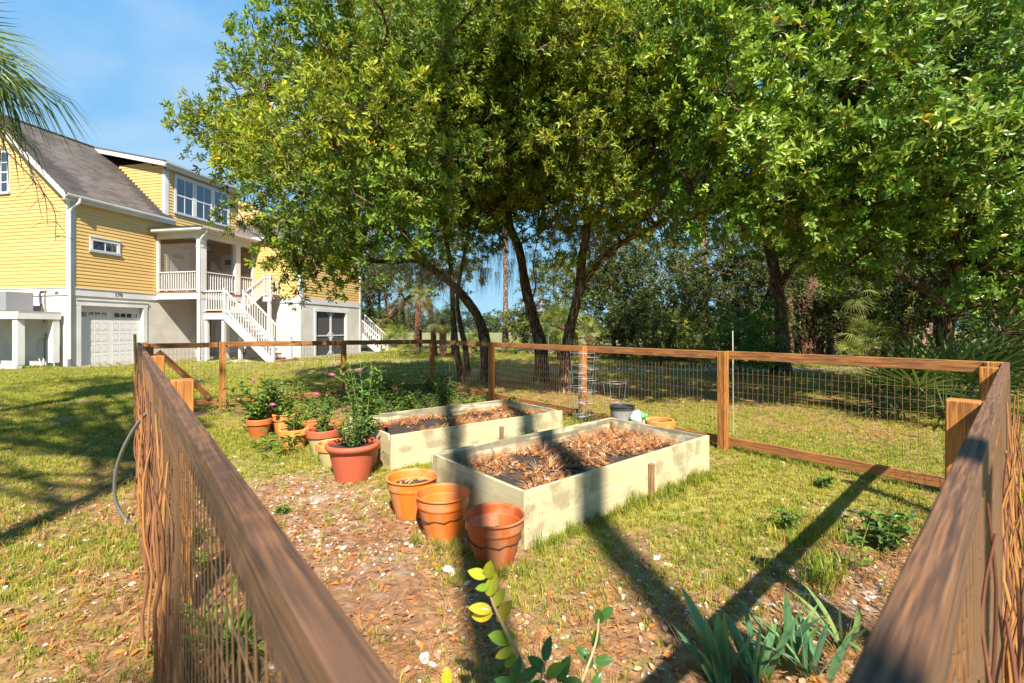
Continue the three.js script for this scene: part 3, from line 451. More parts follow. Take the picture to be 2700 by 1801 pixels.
  const d1 = sub(house, 'entry_door'); part(d1, 'door_frame', merge([hb(0.02, 0.06, FY + 0.04, 5.02, 3.72, 3.84), hb(0.02, 0.06, FY + 0.04, 5.02, 4.72, 4.84), hb(0.02, 0.06, 4.9, 5.04, 3.841, 4.719)]), M.white); part(d1, 'door_leaf', hb(0.022, 0.04, FY + 0.04, 4.9, 3.841, 4.719), M.whiteDoor); for (let k = 0; k < 4; k++) part(d1, 'pane', hb(0.04, 0.046, 4.55, 4.72, 3.98 + k * 0.155, 4.10 + k * 0.155), M.glass); for (let k = 0; k < 3; k++) part(d1, 'panel', hb(0.04, 0.05, FY + 0.2, 4.4, 3.92 + k * 0.25, 4.12 + k * 0.25), M.whiteDoor);
  const d2 = sub(house, 'side_door'); part(d2, 'door_frame', merge([hb(0.42, 0.54, FY + 0.04, 5.0, WS - 0.06, WS - 0.02), hb(1.42, 1.54, FY + 0.04, 5.0, WS - 0.06, WS - 0.02), hb(0.541, 1.419, 4.9, 5.0, WS - 0.06, WS - 0.02)]), M.white); part(d2, 'door_leaf', hb(0.541, 1.419, FY + 0.04, 4.9, WS - 0.045, WS - 0.022), M.whiteDoor); part(d2, 'pane', hb(0.66, 1.3, 4.5, 4.75, WS - 0.05, WS - 0.046), M.glass);
  const lan = sub(house, 'porch_lantern'); const lq = 1.25, ls = 4.75;
  part(lan, 'chain', tube([V(lq, 5.5, -ls), V(lq, 5.3, -ls)], 0.008, 6), M.metalDark); part(lan, 'lantern_cap', (() => { const g = lathe([[0.005, 0.12], [0.03, 0.08], [0.05, 0.07], [0.14, 0], [0.1, -0.01], [0, 0]], 6); g.translate(lq, 5.18, -ls); return g; })(), M.metalDark); part(lan, 'lantern_glass', (() => { const g = lathe([[0.09, 0], [0.11, -0.1], [0.07, -0.26], [0, -0.27]], 6); g.translate(lq, 5.17, -ls); return g; })(), plain(0.4, 0.4, 0.36, 0.2)); part(lan, 'lantern_base', (() => { const g = lathe([[0.1, 0.02], [0.12, 0], [0.05, -0.06], [0.02, -0.1], [0, -0.12]], 6); g.translate(lq, 4.9, -ls); return g; })(), M.metalDark);
  // lower door under the porch
  const d3 = sub(house, 'lower_door'); part(d3, 'door_frame', merge([hb(0.002, 0.05, GB, 2.0, 5.25, 5.37), hb(0.002, 0.05, GB, 2.0, 6.15, 6.27), hb(0.002, 0.05, 2.0, 2.12, 5.25, 6.27)]), M.stucco); part(d3, 'door_leaf', hb(0.003, 0.03, GB, 2.0, 5.371, 6.149), plain(0.42, 0.38, 0.31, 0.6)); part(d3, 'pane', hb(0.03, 0.034, 0.95, 1.85, 5.47, 6.05), M.glass); part(d3, 'mullion', hb(0.034, 0.045, 0.95, 1.85, 5.74, 5.78), plain(0.5, 0.46, 0.38, 0.6));

  // outside stair: landing, lower flight out from the house, upper flight to the porch door landing
  const st = sub(house, 'porch_stair'); const L0 = 2.45, L1 = 3.5, SA = 3.3, SB = 4.4, LY = 2.02;
  part(st, 'landing', hb(L0, L1, LY - 0.04, LY, SA - 0.03, SB), M.tread); part(st, 'landing_band', merge([hb(L0, L1, LY - 0.3, LY - 0.041, SA - 0.02, SA + 0.03), hb(L0, L1 - 0.01, LY - 0.3, LY - 0.041, SB - 0.05, SB)]), M.white);
  for (const [q, s] of [[L0 + 0.08, SA + 0.1], [L1 - 0.12, SA + 0.1], [L1 - 0.12, SB - 0.1]]) part(st, 'stair_post', hb(q - 0.06, q + 0.06, GB, LY - 0.3, s - 0.06, s + 0.06), M.white);
  const Q1 = 5.86, NT = 11, run = (Q1 - L1) / NT, rise = (LY - GB) / NT;
  const stringer = (s) => { const sh = new THREE.Shape([[L1, LY - 0.02], [Q1 + 0.05, GB + 0.16], [Q1 + 0.05, GB], [Q1 - 0.25, GB], [L1, LY - 0.34]].map((p) => new THREE.Vector2(...p))); const g = new THREE.ExtrudeGeometry(sh, { depth: 0.045, bevelEnabled: false }); g.translate(0, 0, -s); return uvBox(g); };
  part(st, 'stringer', stringer(SA + 0.04), M.white); part(st, 'stringer', stringer(SB), M.white);
  for (let k = 1; k < NT; k++) { const q = L1 + (k - 0.5) * run, y = LY - k * rise; part(st, 'tread', hb(q - run / 2 - 0.02, q + run / 2 + 0.015, y - 0.035, y, SA + 0.05, SB - 0.05), M.tread); part(st, 'riser', hb(q - run / 2 - 0.012, q - run / 2, y + 0.001, y + rise - 0.036, SA + 0.05, SB - 0.05), M.white); }
  part(st, 'tread', hb(Q1 - run * 0.2, Q1 + 0.3, GB - 0.02, GB + 0.13, SA + 0.1, SB + 0.05), M.tread);
  const newel = (q, s, y0, y1) => part(st, 'newel_post', merge([hb(q - 0.055, q + 0.055, y0, y1, s - 0.055, s + 0.055), hb(q - 0.07, q + 0.07, y1, y1 + 0.03, s - 0.07, s + 0.07)]), M.white);
  newel(L1, SA + 0.02, LY - 0.05, LY + 1.0); newel(L1, SB - 0.02, LY - 0.05, LY + 1.0); newel(Q1, SA + 0.02, GB, GB + 1.05); newel(Q1, SB - 0.02, GB, GB + 1.05);
  railing(st, [L0 + 0.02, SA + 0.02], [L1 - 0.06, SA + 0.02], LY, LY, 0.9); railing(st, [L1 + 0.06, SA + 0.02], [Q1 - 0.06, SA + 0.02], LY - 0.02, GB + 0.12, 0.9); railing(st, [L1 + 0.06, SB - 0.02], [Q1 - 0.06, SB - 0.02], LY - 0.02, GB + 0.12, 0.9);
  // upper landing and short flight
  const UQ0 = 2.5, UQ1 = 3.9, US0 = 5.55, US1 = 6.2, UY = 2.86;
  part(st, 'landing', hb(2.42, UQ1, UY - 0.04, UY, US0, US1), M.tread); part(st, 'landing_band', hb(2.42, UQ1, UY - 0.25, UY - 0.041, US0, US0 + 0.05), M.white); part(st, 'stair_post', hb(3.7, 3.82, GB, UY - 0.25, US0 + 0.02, US0 + 0.14), M.white);
  for (let k = 0; k < 4; k++) { const s = SB + 0.02 + k * 0.285, y = LY + (k + 1) * 0.168; part(st, 'tread', hb(2.5, 3.46, y - 0.035, y, s, s + 0.3), M.tread); part(st, 'riser', hb(2.5, 3.46, y - 0.167, y - 0.036, s, s + 0.012), M.white); }
  newel(UQ1 - 0.05, US0 + 0.05, UY - 0.05, UY + 0.98); newel(3.5, US0 + 0.05, UY - 0.05, UY + 0.98);
  railing(st, [3.48, SB + 0.06], [3.48, US0 - 0.02], LY + 0.05, UY - 0.02, 0.88); railing(st, [3.56, US0 + 0.04], [UQ1 - 0.12, US0 + 0.04], UY, UY, 0.88); railing(st, [UQ1 - 0.05, US0 + 0.12], [UQ1 - 0.05, US1], UY, UY, 0.88);

  // screened double door in the wing
  const sd = sub(house, 'screen_door'); const q = WQ;
  tr('opening_trim', hb(q + 0.001, q + 0.03, GB, 2.2, 7.33, 7.47), hb(q + 0.001, q + 0.03, GB, 2.2, 10.18, 10.34), hb(q + 0.001, q + 0.034, 2.2, 2.36, 7.31, 10.36));
  part(sd, 'screen_mesh', hb(q - 0.08, q - 0.078, GB + 0.03, 2.18, 7.5, 10.15), M.screenDark);
  const dm = [hb(q - 0.09, q - 0.05, GB + 0.02, 2.19, 8.76, 8.9), hb(q - 0.09, q - 0.05, GB + 0.02, 2.19, 7.472, 7.52), hb(q - 0.09, q - 0.05, GB + 0.02, 2.19, 10.13, 10.178), hb(q - 0.088, q - 0.052, 0.92, 0.98, 7.521, 8.759), hb(q - 0.088, q - 0.052, 0.92, 0.98, 8.901, 10.129)];
  for (const [s, y, ds, dy2] of [[8.83, 0.95, 0.2, 0.2], [8.83, 0.95, -0.2, 0.2], [8.83, 0.95, 0.2, -0.2], [8.83, 0.95, -0.2, -0.2]]) dm.push(beam(V(q - 0.07, y + dy2 * 1.3, -s), V(q - 0.07, y, -(s + ds * 1.5)), 0.02, 0.035));
  for (const sg2 of [-1, 1]) for (const [y, k] of [[2.17, -1], [GB + 0.04, 1]]) dm.push(beam(V(q - 0.07, y, -(8.83 + sg2 * 0.3)), V(q - 0.07, y + k * 0.28, -8.83), 0.02, 0.035));
  part(sd, 'door_frame', merge(dm), M.white);

  // far stair past the wing
  const fs = sub(house, 'rear_stair');
  { const s0 = WE + 0.35, s1 = WE + 1.4, qa = 3.2, qb = 6.0, ya = 2.3; const str = (s) => { const sh = new THREE.Shape([[qa, ya - 0.02], [qb, GB + 0.14], [qb, GB], [qb - 0.25, GB], [qa, ya - 0.3]].map((p) => new THREE.Vector2(...p))); const g = new THREE.ExtrudeGeometry(sh, { depth: 0.045, bevelEnabled: false }); g.translate(0, 0, -s); return uvBox(g); };
    part(fs, 'stringer', str(s0), M.white); part(fs, 'stringer', str(s1), M.white);
    for (let k = 1; k < 12; k++) { const t = k / 12, qq = lerp(qa, qb, t), y = lerp(ya, GB, t); part(fs, 'tread', hb(qq - 0.14, qq + 0.14, y - 0.035, y, s0, s1 - 0.05), M.tread); }
    for (const s of [s0, s1]) { part(fs, 'newel_post', hb(qb - 0.06, qb + 0.06, GB, GB + 1.05, s - 0.06, s + 0.06), M.white); railing(fs, [qa, s], [qb - 0.06, s], ya, GB + 0.1, 0.9, 20); } }

  // house number and things on the gable
  const font = await new FontLoader().loadAsync('fonts/droid/droid_serif_bold.typeface.json');
  const num = new TextGeometry('170', { font, size: 0.13, depth: 0.012, curveSegments: 4 }); num.computeBoundingBox(); num.rotateY(Math.PI / 2);
  part(house, 'house_number', uvBox(num), plain(0.10, 0.11, 0.12, 0.5), V(0.036, 2.63, -1.52));
  part(house, 'crawl_vent', hb(-1.06, -0.86, 0.02, 0.34, -0.012, -0.001), plain(0.12, 0.11, 0.10, 0.7)); part(house, 'crawl_vent', hb(1.5, 1.85, 0.02, 0.34, WS - 0.012, WS - 0.001), plain(0.12, 0.09, 0.07, 0.7));
  part(house, 'vent_frame', merge([hb(-1.12, -1.06, -0.05, 0.40, -0.02, -0.001), hb(-0.86, -0.80, -0.05, 0.40, -0.02, -0.001), hb(-1.059, -0.861, 0.34, 0.40, -0.02, -0.001)]), M.white);
  part(house, 'wall_light', merge([hb(-0.62, -0.52, 2.66, 2.76, -0.07, -0.036), hb(-0.66, -0.48, 2.68, 2.72, -0.12, -0.07)]), plain(0.45, 0.46, 0.48, 0.5));
  const P3 = H0;
  const onH = (q, y, s) => V(H0[0] + HN[0] * q + HU[0] * s, y, -(H0[1] + HN[1] * q + HU[1] * s));
  const place = (o, q, y, s) => { o.position.copy(onH(q, y, s)); o.rotation.y = -HTH; return o; };
  { const o = place(thing('electric_meter', 'pale green electric meter box on the stucco wall by the house corner', 'meter box'), -0.58, 0.7, -0.001);
    part(o, 'meter_box', uvBox(new RoundedBoxGeometry(0.32, 0.8, 0.16, 2, 0.015).translate(0, 0.4, 0.081)), plain(0.42, 0.50, 0.48, 0.5)); part(o, 'meter_dial', (() => { const g = lathe([[0, 0.09], [0.06, 0.085], [0.08, 0.05], [0.085, 0]], 20); g.rotateX(Math.PI / 2); g.translate(-0.06, 0.58, 0.161); return g; })(), plain(0.45, 0.46, 0.45, 0.25)); part(o, 'meter_face', (() => { const g = new THREE.CylinderGeometry(0.05, 0.05, 0.01, 16); g.rotateX(Math.PI / 2); g.translate(0.02, 0.47, 0.166); return uvBox(g); })(), plain(0.12, 0.13, 0.13, 0.3));
    for (const [x, r] of [[-0.07, 0.022], [0.0, 0.028], [0.1, 0.022]]) part(o, 'conduit', tube([V(x, 0.01, 0.07), V(x, -0.82, 0.07)], r, 8), plain(0.45, 0.45, 0.44, 0.5)); }
  { const o = place(thing('platform', 'white timber platform carrying the air conditioner against the gable wall', 'platform'), 0, 0, 0);
    part(o, 'deck', hb(-4.2, -0.25, 1.86, 1.93, -1.35, -0.12), plain(0.34, 0.31, 0.27, 0.9)); part(o, 'deck_band', merge([hb(-4.2, -0.25, 1.66, 1.859, -1.38, -1.34), hb(-0.29, -0.25, 1.66, 1.859, -1.339, -0.12)]), M.white); part(o, 'base_beam', hb(-4.2, -0.35, GB, GB + 0.2, -1.36, -1.2), M.white);
    for (const [q0, s0] of [[-0.58, -1.33], [-1.75, -1.33], [-0.52, -0.35], [-3.2, -1.33]]) part(o, 'leg', hb(q0, q0 + 0.24, GB + 0.2, 1.66, s0, s0 + 0.2), M.white); }
  { const o = place(thing('air_conditioner', 'grey outdoor air conditioner unit with louvred grille on the white platform', 'air conditioner'), -2.1, 1.931, -0.78);
    part(o, 'cabinet', uvBox(new RoundedBoxGeometry(1.9, 0.68, 0.8, 2, 0.02).translate(0, 0.36, 0)), plain(0.22, 0.23, 0.245, 0.5)); part(o, 'base_pan', pbox(-0.96, 0.96, 0, 0.04, -0.41, 0.41), plain(0.12, 0.12, 0.12, 0.6));
    for (let r = 0; r < 9; r++) part(o, 'louvre', pbox(-0.9, 0.42, 0.07 + r * 0.066, 0.10 + r * 0.066, 0.402, 0.418), plain(0.16, 0.165, 0.175, 0.5)); for (let c = 0; c < 9; c++) part(o, 'grille_bar', pbox(-0.92 + c * 0.165, -0.90 + c * 0.165, 0.05, 0.67, 0.403, 0.424), plain(0.26, 0.27, 0.285, 0.5)); }
  { const o = place(thing('refrigerant_line', 'black looped refrigerant pipes running up the white wall beside the air conditioner', 'pipe'), 0, 0, 0);
    part(o, 'insulated_pipe', tube(curve([V(-1.15, 2.0, 0.62), V(-0.7, 1.96, 0.35), V(-0.25, 1.96, 0.06), V(-0.35, 2.35, 0.05), V(-0.33, 2.68, 0.05), V(-0.1, 2.72, 0.05)].map((p) => V(p.x - 1.02 + 0.0, p.y, p.z)), 24), 0.03, 8), plain(0.07, 0.075, 0.09, 0.7)); part(o, 'return_pipe', tube(curve([V(-1.1, 2.72, 0.05), V(-1.16, 2.5, 0.05), V(-1.12, 1.9, 0.05), V(-1.15, 1.66, 0.05), V(-1.25, 1.55, 0.04)], 20), 0.014, 6), plain(0.09, 0.09, 0.1, 0.7)); part(o, 'pipe_seal', uvBox(new THREE.SphereGeometry(0.05, 10, 8).translate(-1.1, 2.72, 0.04)), plain(0.55, 0.14, 0.03, 0.6)); }
  { const o = place(thing('outlet_box', 'beige outdoor outlet box with white hose hanging below it on the wall', 'outlet box'), -1.22, 0.9, -0.001); part(o, 'box', uvBox(new RoundedBoxGeometry(0.2, 0.16, 0.08, 2, 0.01).translate(0, 0.14, 0.041)), plain(0.46, 0.43, 0.36, 0.6)); part(o, 'outlet_conduit', tube([V(0, 0.06, 0.04), V(0, -0.95, 0.04)], 0.03, 8), plain(0.45, 0.44, 0.42, 0.6));
    part(o, 'hose', tube(curve([V(-0.06, 0.1, 0.05), V(-0.25, 0.0, 0.06), V(-0.3, -0.35, 0.07), V(-0.1, -0.62, 0.09), V(0.08, -0.66, 0.1), V(0.12, -0.85, 0.1), V(0.02, -0.95, 0.1), V(-0.12, -0.7, 0.1)], 40), 0.016, 6), plain(0.55, 0.54, 0.5, 0.6)); }
}
// ---------------------------------------------------------------- the garden fence
const fence = thing('garden_fence', 'square garden fence of brown timber posts and rails with rusty wire mesh', 'fence');
const W = (p, y) => V(p[0], y, -p[1]);
const mixp = (a, b, t) => [lerp(a[0], b[0], t), lerp(a[1], b[1], t)];
function wireMesh(a, b, y0, y1, out, sag = 0.004, dv = 0.0508, dh = 0.1016, r = 0.0017) {       // welded wire between a and b, pushed outward by out
  const d = V(b.x - a.x, 0, b.z - a.z), l = d.length(), u = d.clone().divideScalar(l), n = V(-u.z, 0, u.x), list = [];
  const pt = (s, y) => a.clone().addScaledVector(u, s).addScaledVector(n, out + sag * (vnoise(s * 2.2, y * 2, 19) - 0.5) * 2).setY(y + 0.012 * (vnoise(s * 1.3, 4, 23) - 0.5));
  const tri = (pts) => tube(pts, r, 3);
  for (let s = 0.02; s < l; s += dv) list.push(tri([pt(s, y0), pt(s, (y0 + y1) / 2), pt(s, y1)]));
  for (let y = y0 + 0.01; y <= y1; y += dh) { const pts = []; for (let s = 0; s <= l + 0.001; s += l / Math.ceil(l / 0.35)) pts.push(pt(s, y)); list.push(tri(pts)); }
  return merge(list);
}
function fenceRun(a, b, h0, h1, posts, mRail, mPost, inward, opt = {}) {
  const A = W(a, 0), B = W(b, 0), u = B.clone().sub(A).normalize(), n = V(-u.z, 0, u.x); if (n.dot(V(inward[0], 0, -inward[1])) < 0) n.negate();
  const l = A.distanceTo(B), top = (t) => lerp(h0, h1, t), ts = posts.map((s) => s / l);
  ts.forEach((t, i) => { if (opt.skip?.includes(i)) return; const p = A.clone().lerp(B, t).addScaledVector(n, 0.0465); const g = cbox(0.089, top(t) + 0.35 - 0.002, 0.089, 0.006, 1); g.translate(0, (top(t) - 0.35) / 2, 0); const m = part(fence, 'post', g, mPost, p); m.rotation.y = Math.atan2(-u.z, u.x) + rr(-0.02, 0.02); });
  for (let i = 0; i < ts.length - 1; i++) {
    if (opt.gap === i) continue;
    const s0 = i === 0 ? ts[0] - (opt.ext0 ?? 0.05) / l : ts[i] + 0.0015 / l, s1 = i === ts.length - 2 ? ts[i + 1] + (opt.ext1 ?? 0.05) / l : ts[i + 1] - 0.0015 / l, j0 = rr(-0.004, 0.004), j1 = rr(-0.004, 0.004);
    const P = (t, y) => A.clone().lerp(B, t).addScaledVector(n, -0.0195).setY(y);
    part(fence, 'rail', beam(P(s0, top(s0) - 0.045 + j0), P(s1, top(s1) - 0.045 + j1), 0.038, 0.089, 0.005), mRail);
    part(fence, 'bottom_rail', beam(P(s0, 0.098 + j0), P(s1, 0.098 + j1), 0.038, 0.089, 0.005), opt.mLow || mRail);
    const sgn = V(-(P(s1, 0).z - P(s0, 0).z), 0, P(s1, 0).x - P(s0, 0).x).dot(n) > 0 ? -1 : 1;
    part(fence, 'wire_mesh', wireMesh(P(s0, 0), P(s1, 0), 0.02, top(s0) - (opt.low ?? 0.05), sgn * 0.0215, opt.sag ?? 0.006), M.wire);
  }
  return { u, n, l, A, B };
}
R = rng(301);
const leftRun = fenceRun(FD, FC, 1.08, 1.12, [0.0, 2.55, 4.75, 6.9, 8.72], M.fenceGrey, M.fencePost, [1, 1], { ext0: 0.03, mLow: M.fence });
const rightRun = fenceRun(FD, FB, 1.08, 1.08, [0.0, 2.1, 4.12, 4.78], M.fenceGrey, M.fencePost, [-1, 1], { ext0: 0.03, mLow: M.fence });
const abLen = Math.hypot(FB[0] - FA[0], FB[1] - FA[1]);
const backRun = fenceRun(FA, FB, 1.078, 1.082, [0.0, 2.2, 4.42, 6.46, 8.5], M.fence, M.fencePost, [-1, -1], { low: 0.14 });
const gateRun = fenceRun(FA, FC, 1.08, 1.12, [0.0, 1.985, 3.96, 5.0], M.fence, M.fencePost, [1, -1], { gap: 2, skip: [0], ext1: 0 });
{ // the gate
  const A = W(FA, 0), B = W(FC, 0), u = B.clone().sub(A).normalize(), n = gateRun.n, P = (s, y) => A.clone().addScaledVector(u, s).addScaledVector(n, -0.0195).setY(y);
  const g = thing('garden_gate', 'brown timber gate with diagonal brace and wire mesh in the fence corner', 'gate');
  const s0 = 4.03, s1 = 4.90, yt = 1.105;
  part(g, 'top_rail', beam(P(s0 - 0.01, yt - 0.045), P(s1 + 0.01, yt - 0.045), 0.038, 0.08, 0.005), M.fence); part(g, 'bottom_rail', beam(P(s0, 0.13), P(s1, 0.13), 0.038, 0.089, 0.005), M.fence);
  for (const s of [s0 + 0.045, s1 - 0.045]) part(g, 'stile', beam(P(s, 0.176), P(s, yt - 0.086), 0.038, 0.089, 0.005), M.fencePost);
  part(g, 'brace', beam(P(s1 - 0.1, yt - 0.13).addScaledVector(n, 0.04), P(s0 + 0.1, 0.21).addScaledVector(n, 0.04), 0.038, 0.089, 0.005), M.fence);
  part(g, 'wire_mesh', wireMesh(P(s0, 0).addScaledVector(n, -0.022), P(s1, 0).addScaledVector(n, -0.022), 0.1, yt - 0.05, 0, 0.003), M.wire);
  part(g, 'latch', beam(P(s0 - 0.05, 0.84).addScaledVector(n, 0.03), P(s0 + 0.05, 0.84).addScaledVector(n, 0.03), 0.012, 0.05, 0.003), M.metalDark);
  for (const y of [0.25, 0.92]) part(g, 'hinge', beam(P(s1 - 0.14, y).addScaledVector(n, 0.024), P(s1 + 0.05, y).addScaledVector(n, 0.024), 0.006, 0.03, 0.002), M.metalDark);
}
{ const p = at(348, 908, 6.95); const m = solo('marker_stake', beam(V(p.x + 0.05, -0.05, p.z - 0.05), V(p.x, 1.24, p.z - 0.05), 0.03, 0.03, 0.003), plain(0.34, 0.27, 0.11, 0.9), 'weathered yellowish stake standing at the far end of the left fence', 'stake'); }
// dry vine stems tied along the outside of both near fence runs
function vines(run, s0, s1, n, label, seed, spread) {
  R = rng(seed); const o = thing('dry_vine', label, 'vine'), u = run.B.clone().sub(run.A).normalize();
  const mats = [plain(0.16, 0.055, 0.03, 0.9), plain(0.28, 0.12, 0.04, 0.9), plain(0.36, 0.17, 0.045, 0.9), plain(0.20, 0.085, 0.04, 0.9)];
  for (let k = 0; k < n; k++) {
    let s = rr(s0, s1), h = rr(0.75, 1.05), pts = [], off = rr(0.045, 0.045 + spread), sway = rr(-0.1, 0.1);
    for (let i = 0; i <= 7; i++) { const t = i / 7; pts.push(run.A.clone().addScaledVector(u, s + sway * t + 0.022 * (R() - 0.5)).addScaledVector(run.n, -(off + 0.03 * (R() - 0.5))).setY(-0.02 + h * t)); }
    const r = rr(0.003, 0.009); part(o, 'stem', tube(curve(pts, 14), Array.from({ length: 15 }, (_, i) => r * (1 - 0.55 * i / 14)), 5, 0.3), mats[k % 4]);
  }
}
vines(leftRun, 1.6, 8.3, 70, 'dried rust-brown vine stems climbing the outside of the left fence', 311, 0.05);
vines(rightRun, 0.75, 4.2, 46, 'dried rust-brown vine stems climbing the outside of the right fence', 312, 0.06);
{ const pts = [at(428, 1052, 2.75), at(413, 1068, 2.78), at(372, 1105, 2.85), at(322, 1190, 2.95), at(303, 1262, 3.02), at(308, 1330, 3.08), at(338, 1376, 3.12), at(352, 1381, 3.14)];
  const o = thing('garden_hose', 'grey hose curving down from the left fence to the lawn', 'hose'); part(o, 'hose_tube', tube(curve(pts, 40), 0.0105, 10, 0, true), plain(0.17, 0.175, 0.17, 0.4)); part(o, 'hose_end', tube([pts[0].clone().add(V(0.012, 0.008, 0)), pts[0]], 0.014, 10, 0, true), plain(0.38, 0.37, 0.34, 0.4)); }

// ---------------------------------------------------------------- raised beds
const bedMat = (() => { const f = (u, v) => { const st = sstep(0.52, 0.75, fbm(u * 14, v * 9, 201, 5, 14, 9)) * sstep(0.4, 0.62, fbm(u * 3, v * 2, 203, 3, 3, 2)); const g = fbm(u * 5, v * 60, 202, 2, 5, 60); return mixc(mixc([0.68, 0.64, 0.50], [0.77, 0.73, 0.59], g), [0.44, 0.40, 0.31], st * 0.45); }; return new THREE.MeshStandardMaterial({ map: tex(512, 512, f, true, [0.7, 0.9]), roughness: 0.6 }); })();
const bedMatB = (() => { const f = (u, v) => { const st = sstep(0.46, 0.68, fbm(u * 18, v * 14, 211, 5, 18, 14)); const g = sstep(0.42, 0.6, fbm(u * 3, v * 34, 212, 3, 3, 34)); return mixc(mixc([0.52, 0.50, 0.41], [0.76, 0.73, 0.60], g), [0.40, 0.38, 0.33], st * 0.5); }; return new THREE.MeshStandardMaterial({ map: tex(512, 512, f, true, [0.6, 0.9]), roughness: 0.7 }); })();
function chamferBoard(l, h, t, c0, c1) { const s = new THREE.Shape([[0, 0], [l, 0], [l, h - c1], [l - c1 * 1.1, h], [c0 * 1.1, h], [0, h - c0]].map((p) => new THREE.Vector2(...p))); const g = new THREE.ExtrudeGeometry(s, { depth: t - 0.004, bevelEnabled: true, bevelThickness: 0.002, bevelSize: 0.002, bevelSegments: 1 }); g.translate(0, 0, 0.002 - t / 2); return uvBox(g, 0, rr(0, 3), rr(0, 3)); }
function bed(b, label, h, cham, seed) {
  R = rng(seed); const o = thing('raised_bed', label, 'raised bed', V(b.p[0], 0, -b.p[1]), 0, 'raised garden beds'); const U = V(b.u[0], 0, -b.u[1]), Wv = V(b.v[0], 0, -b.v[1]), T = 0.025, lo = 0.16;
  const put = (g, m, p, d, name = 'board') => { const e = part(o, name, g, m, p); e.rotation.y = Math.atan2(-d.z, d.x); return e; };
  const uL = U.length(), vL = Wv.length(), u = U.clone().normalize(), v = Wv.clone().normalize();
  for (const [org, m] of [[V(), bedMat], [Wv.clone(), bedMatB]]) {             // the long sides: two courses, the lower one jointed
    const j = uL * 0.55;
    put(chamferBoard(j - 0.001, lo, T, 0, 0), m, org.clone().setY(-0.02), u); put(chamferBoard(uL - j - 0.001, lo, T, 0, 0), m, org.clone().addScaledVector(u, j + 0.001).setY(-0.02), u);
    put(chamferBoard(uL, h - lo + 0.018, T, 0, 0), m, org.clone().setY(lo - 0.018), u);
  }
  for (const [s, m, k] of [[0, bedMat, 0], [uL, bedMatB, 1]]) {                  // the short ends
    const q = u.clone().multiplyScalar(s + (s ? -1 : 1) * 0.014); put(chamferBoard(vL - 0.03, lo, T, 0, 0), m, q.clone().addScaledVector(v, 0.0145).setY(-0.02), v); put(chamferBoard(vL - 0.03, h - lo + 0.016, T, cham, cham), m, q.clone().addScaledVector(v, 0.0145).setY(lo - 0.018), v);
  }
  // stakes
  const st = (s, t, hh, off) => { const p = u.clone().multiplyScalar(s * uL).addScaledVector(v, t * vL + off); const g = cbox(0.038, hh + 0.2, 0.036, 0.003, 1); g.translate(0, (hh - 0.2) / 2, 0); put(g, M.stake, p, u, 'stake'); };
  st(0.575, 0, h - 0.07, -0.034); st(0.98, 1, h - 0.03, -0.034); st(0.5, 1, h - 0.07, 0.034);
  for (const s of [0.012, 0.988]) for (const y of [0.05, 0.11, 0.2, 0.29]) { const g = new THREE.CylinderGeometry(0.0035, 0.0035, 0.004, 6); g.rotateX(Math.PI / 2); put(uvBox(g), M.stake, u.clone().multiplyScalar(s * uL).addScaledVector(v, -T / 2 - 0.0015).setY(y), u, 'screw'); }
  // the soil, heaped and uneven
  const n = 56, k = 28, P = [], I = [];
  for (let j = 0; j <= k; j++) for (let i = 0; i <= n; i++) { const s = 0.008 + 0.984 * i / n, t = 0.014 + 0.972 * j / k; const x = U.x * s + Wv.x * t, z = U.z * s + Wv.z * t; P.push(x, bedTop(b, s, t) - 0.004 + 0.02 * (fbm(x * 22, z * 22, 97, 2) - 0.5), z); }
  for (let j = 0; j < k; j++) for (let i = 0; i < n; i++) { const a = j * (n + 1) + i; I.push(a, a + 1, a + n + 1, a + 1, a + n + 2, a + n + 1); }
  part(o, 'soil', uvBox(facets(P, I)), M.soil);
  return o;
}
bed(BED1, 'cream board raised bed of pine straw beside the three orange pots', 0.335, 0, 321);
bed(BED2, 'farther cream board raised bed behind the large terracotta pot', 0.325, 0.06, 322);

// ---------------------------------------------------------------- pots
const clay = (a, b, eff, s, amt) => new THREE.MeshStandardMaterial({ map: tex(512, 256, (u, v) => { const m = fbm(u * 6, v * 4, s, 5, 6, 4), e = sstep(0.62 - amt * 0.3, 0.85 - amt * 0.3, fbm(u * 9, v * 5, s + 7, 5, 9, 5)), sp = sstep(0.62, 0.8, fbm(u * 60, v * 40, s + 9, 2, 60, 40)); return mixc(mixc(mixc(a, b, m), eff, e * (0.4 + 0.6 * amt)), eff, sp * 0.18 * (0.3 + amt)); }), roughness: 0.62 });
const plasticPot = [clay([0.78, 0.40, 0.11], [0.86, 0.48, 0.16], [0.76, 0.56, 0.42], 400, 0.45), clay([0.77, 0.38, 0.11], [0.85, 0.46, 0.15], [0.74, 0.52, 0.38], 410, 0.5), clay([0.62, 0.28, 0.11], [0.72, 0.35, 0.15], [0.70, 0.50, 0.38], 420, 0.5)];
const bigPotMat = clay([0.64, 0.30, 0.20], [0.72, 0.36, 0.25], [0.76, 0.48, 0.38], 430, 0.1), terra = clay([0.74, 0.42, 0.16], [0.84, 0.52, 0.24], [0.86, 0.72, 0.48], 440, 0.5), terraDark = clay([0.60, 0.32, 0.14], [0.74, 0.42, 0.20], [0.66, 0.52, 0.38], 450, 0.3), creamClay = clay([0.66, 0.62, 0.44], [0.74, 0.69, 0.50], [0.52, 0.52, 0.38], 460, 0.4);
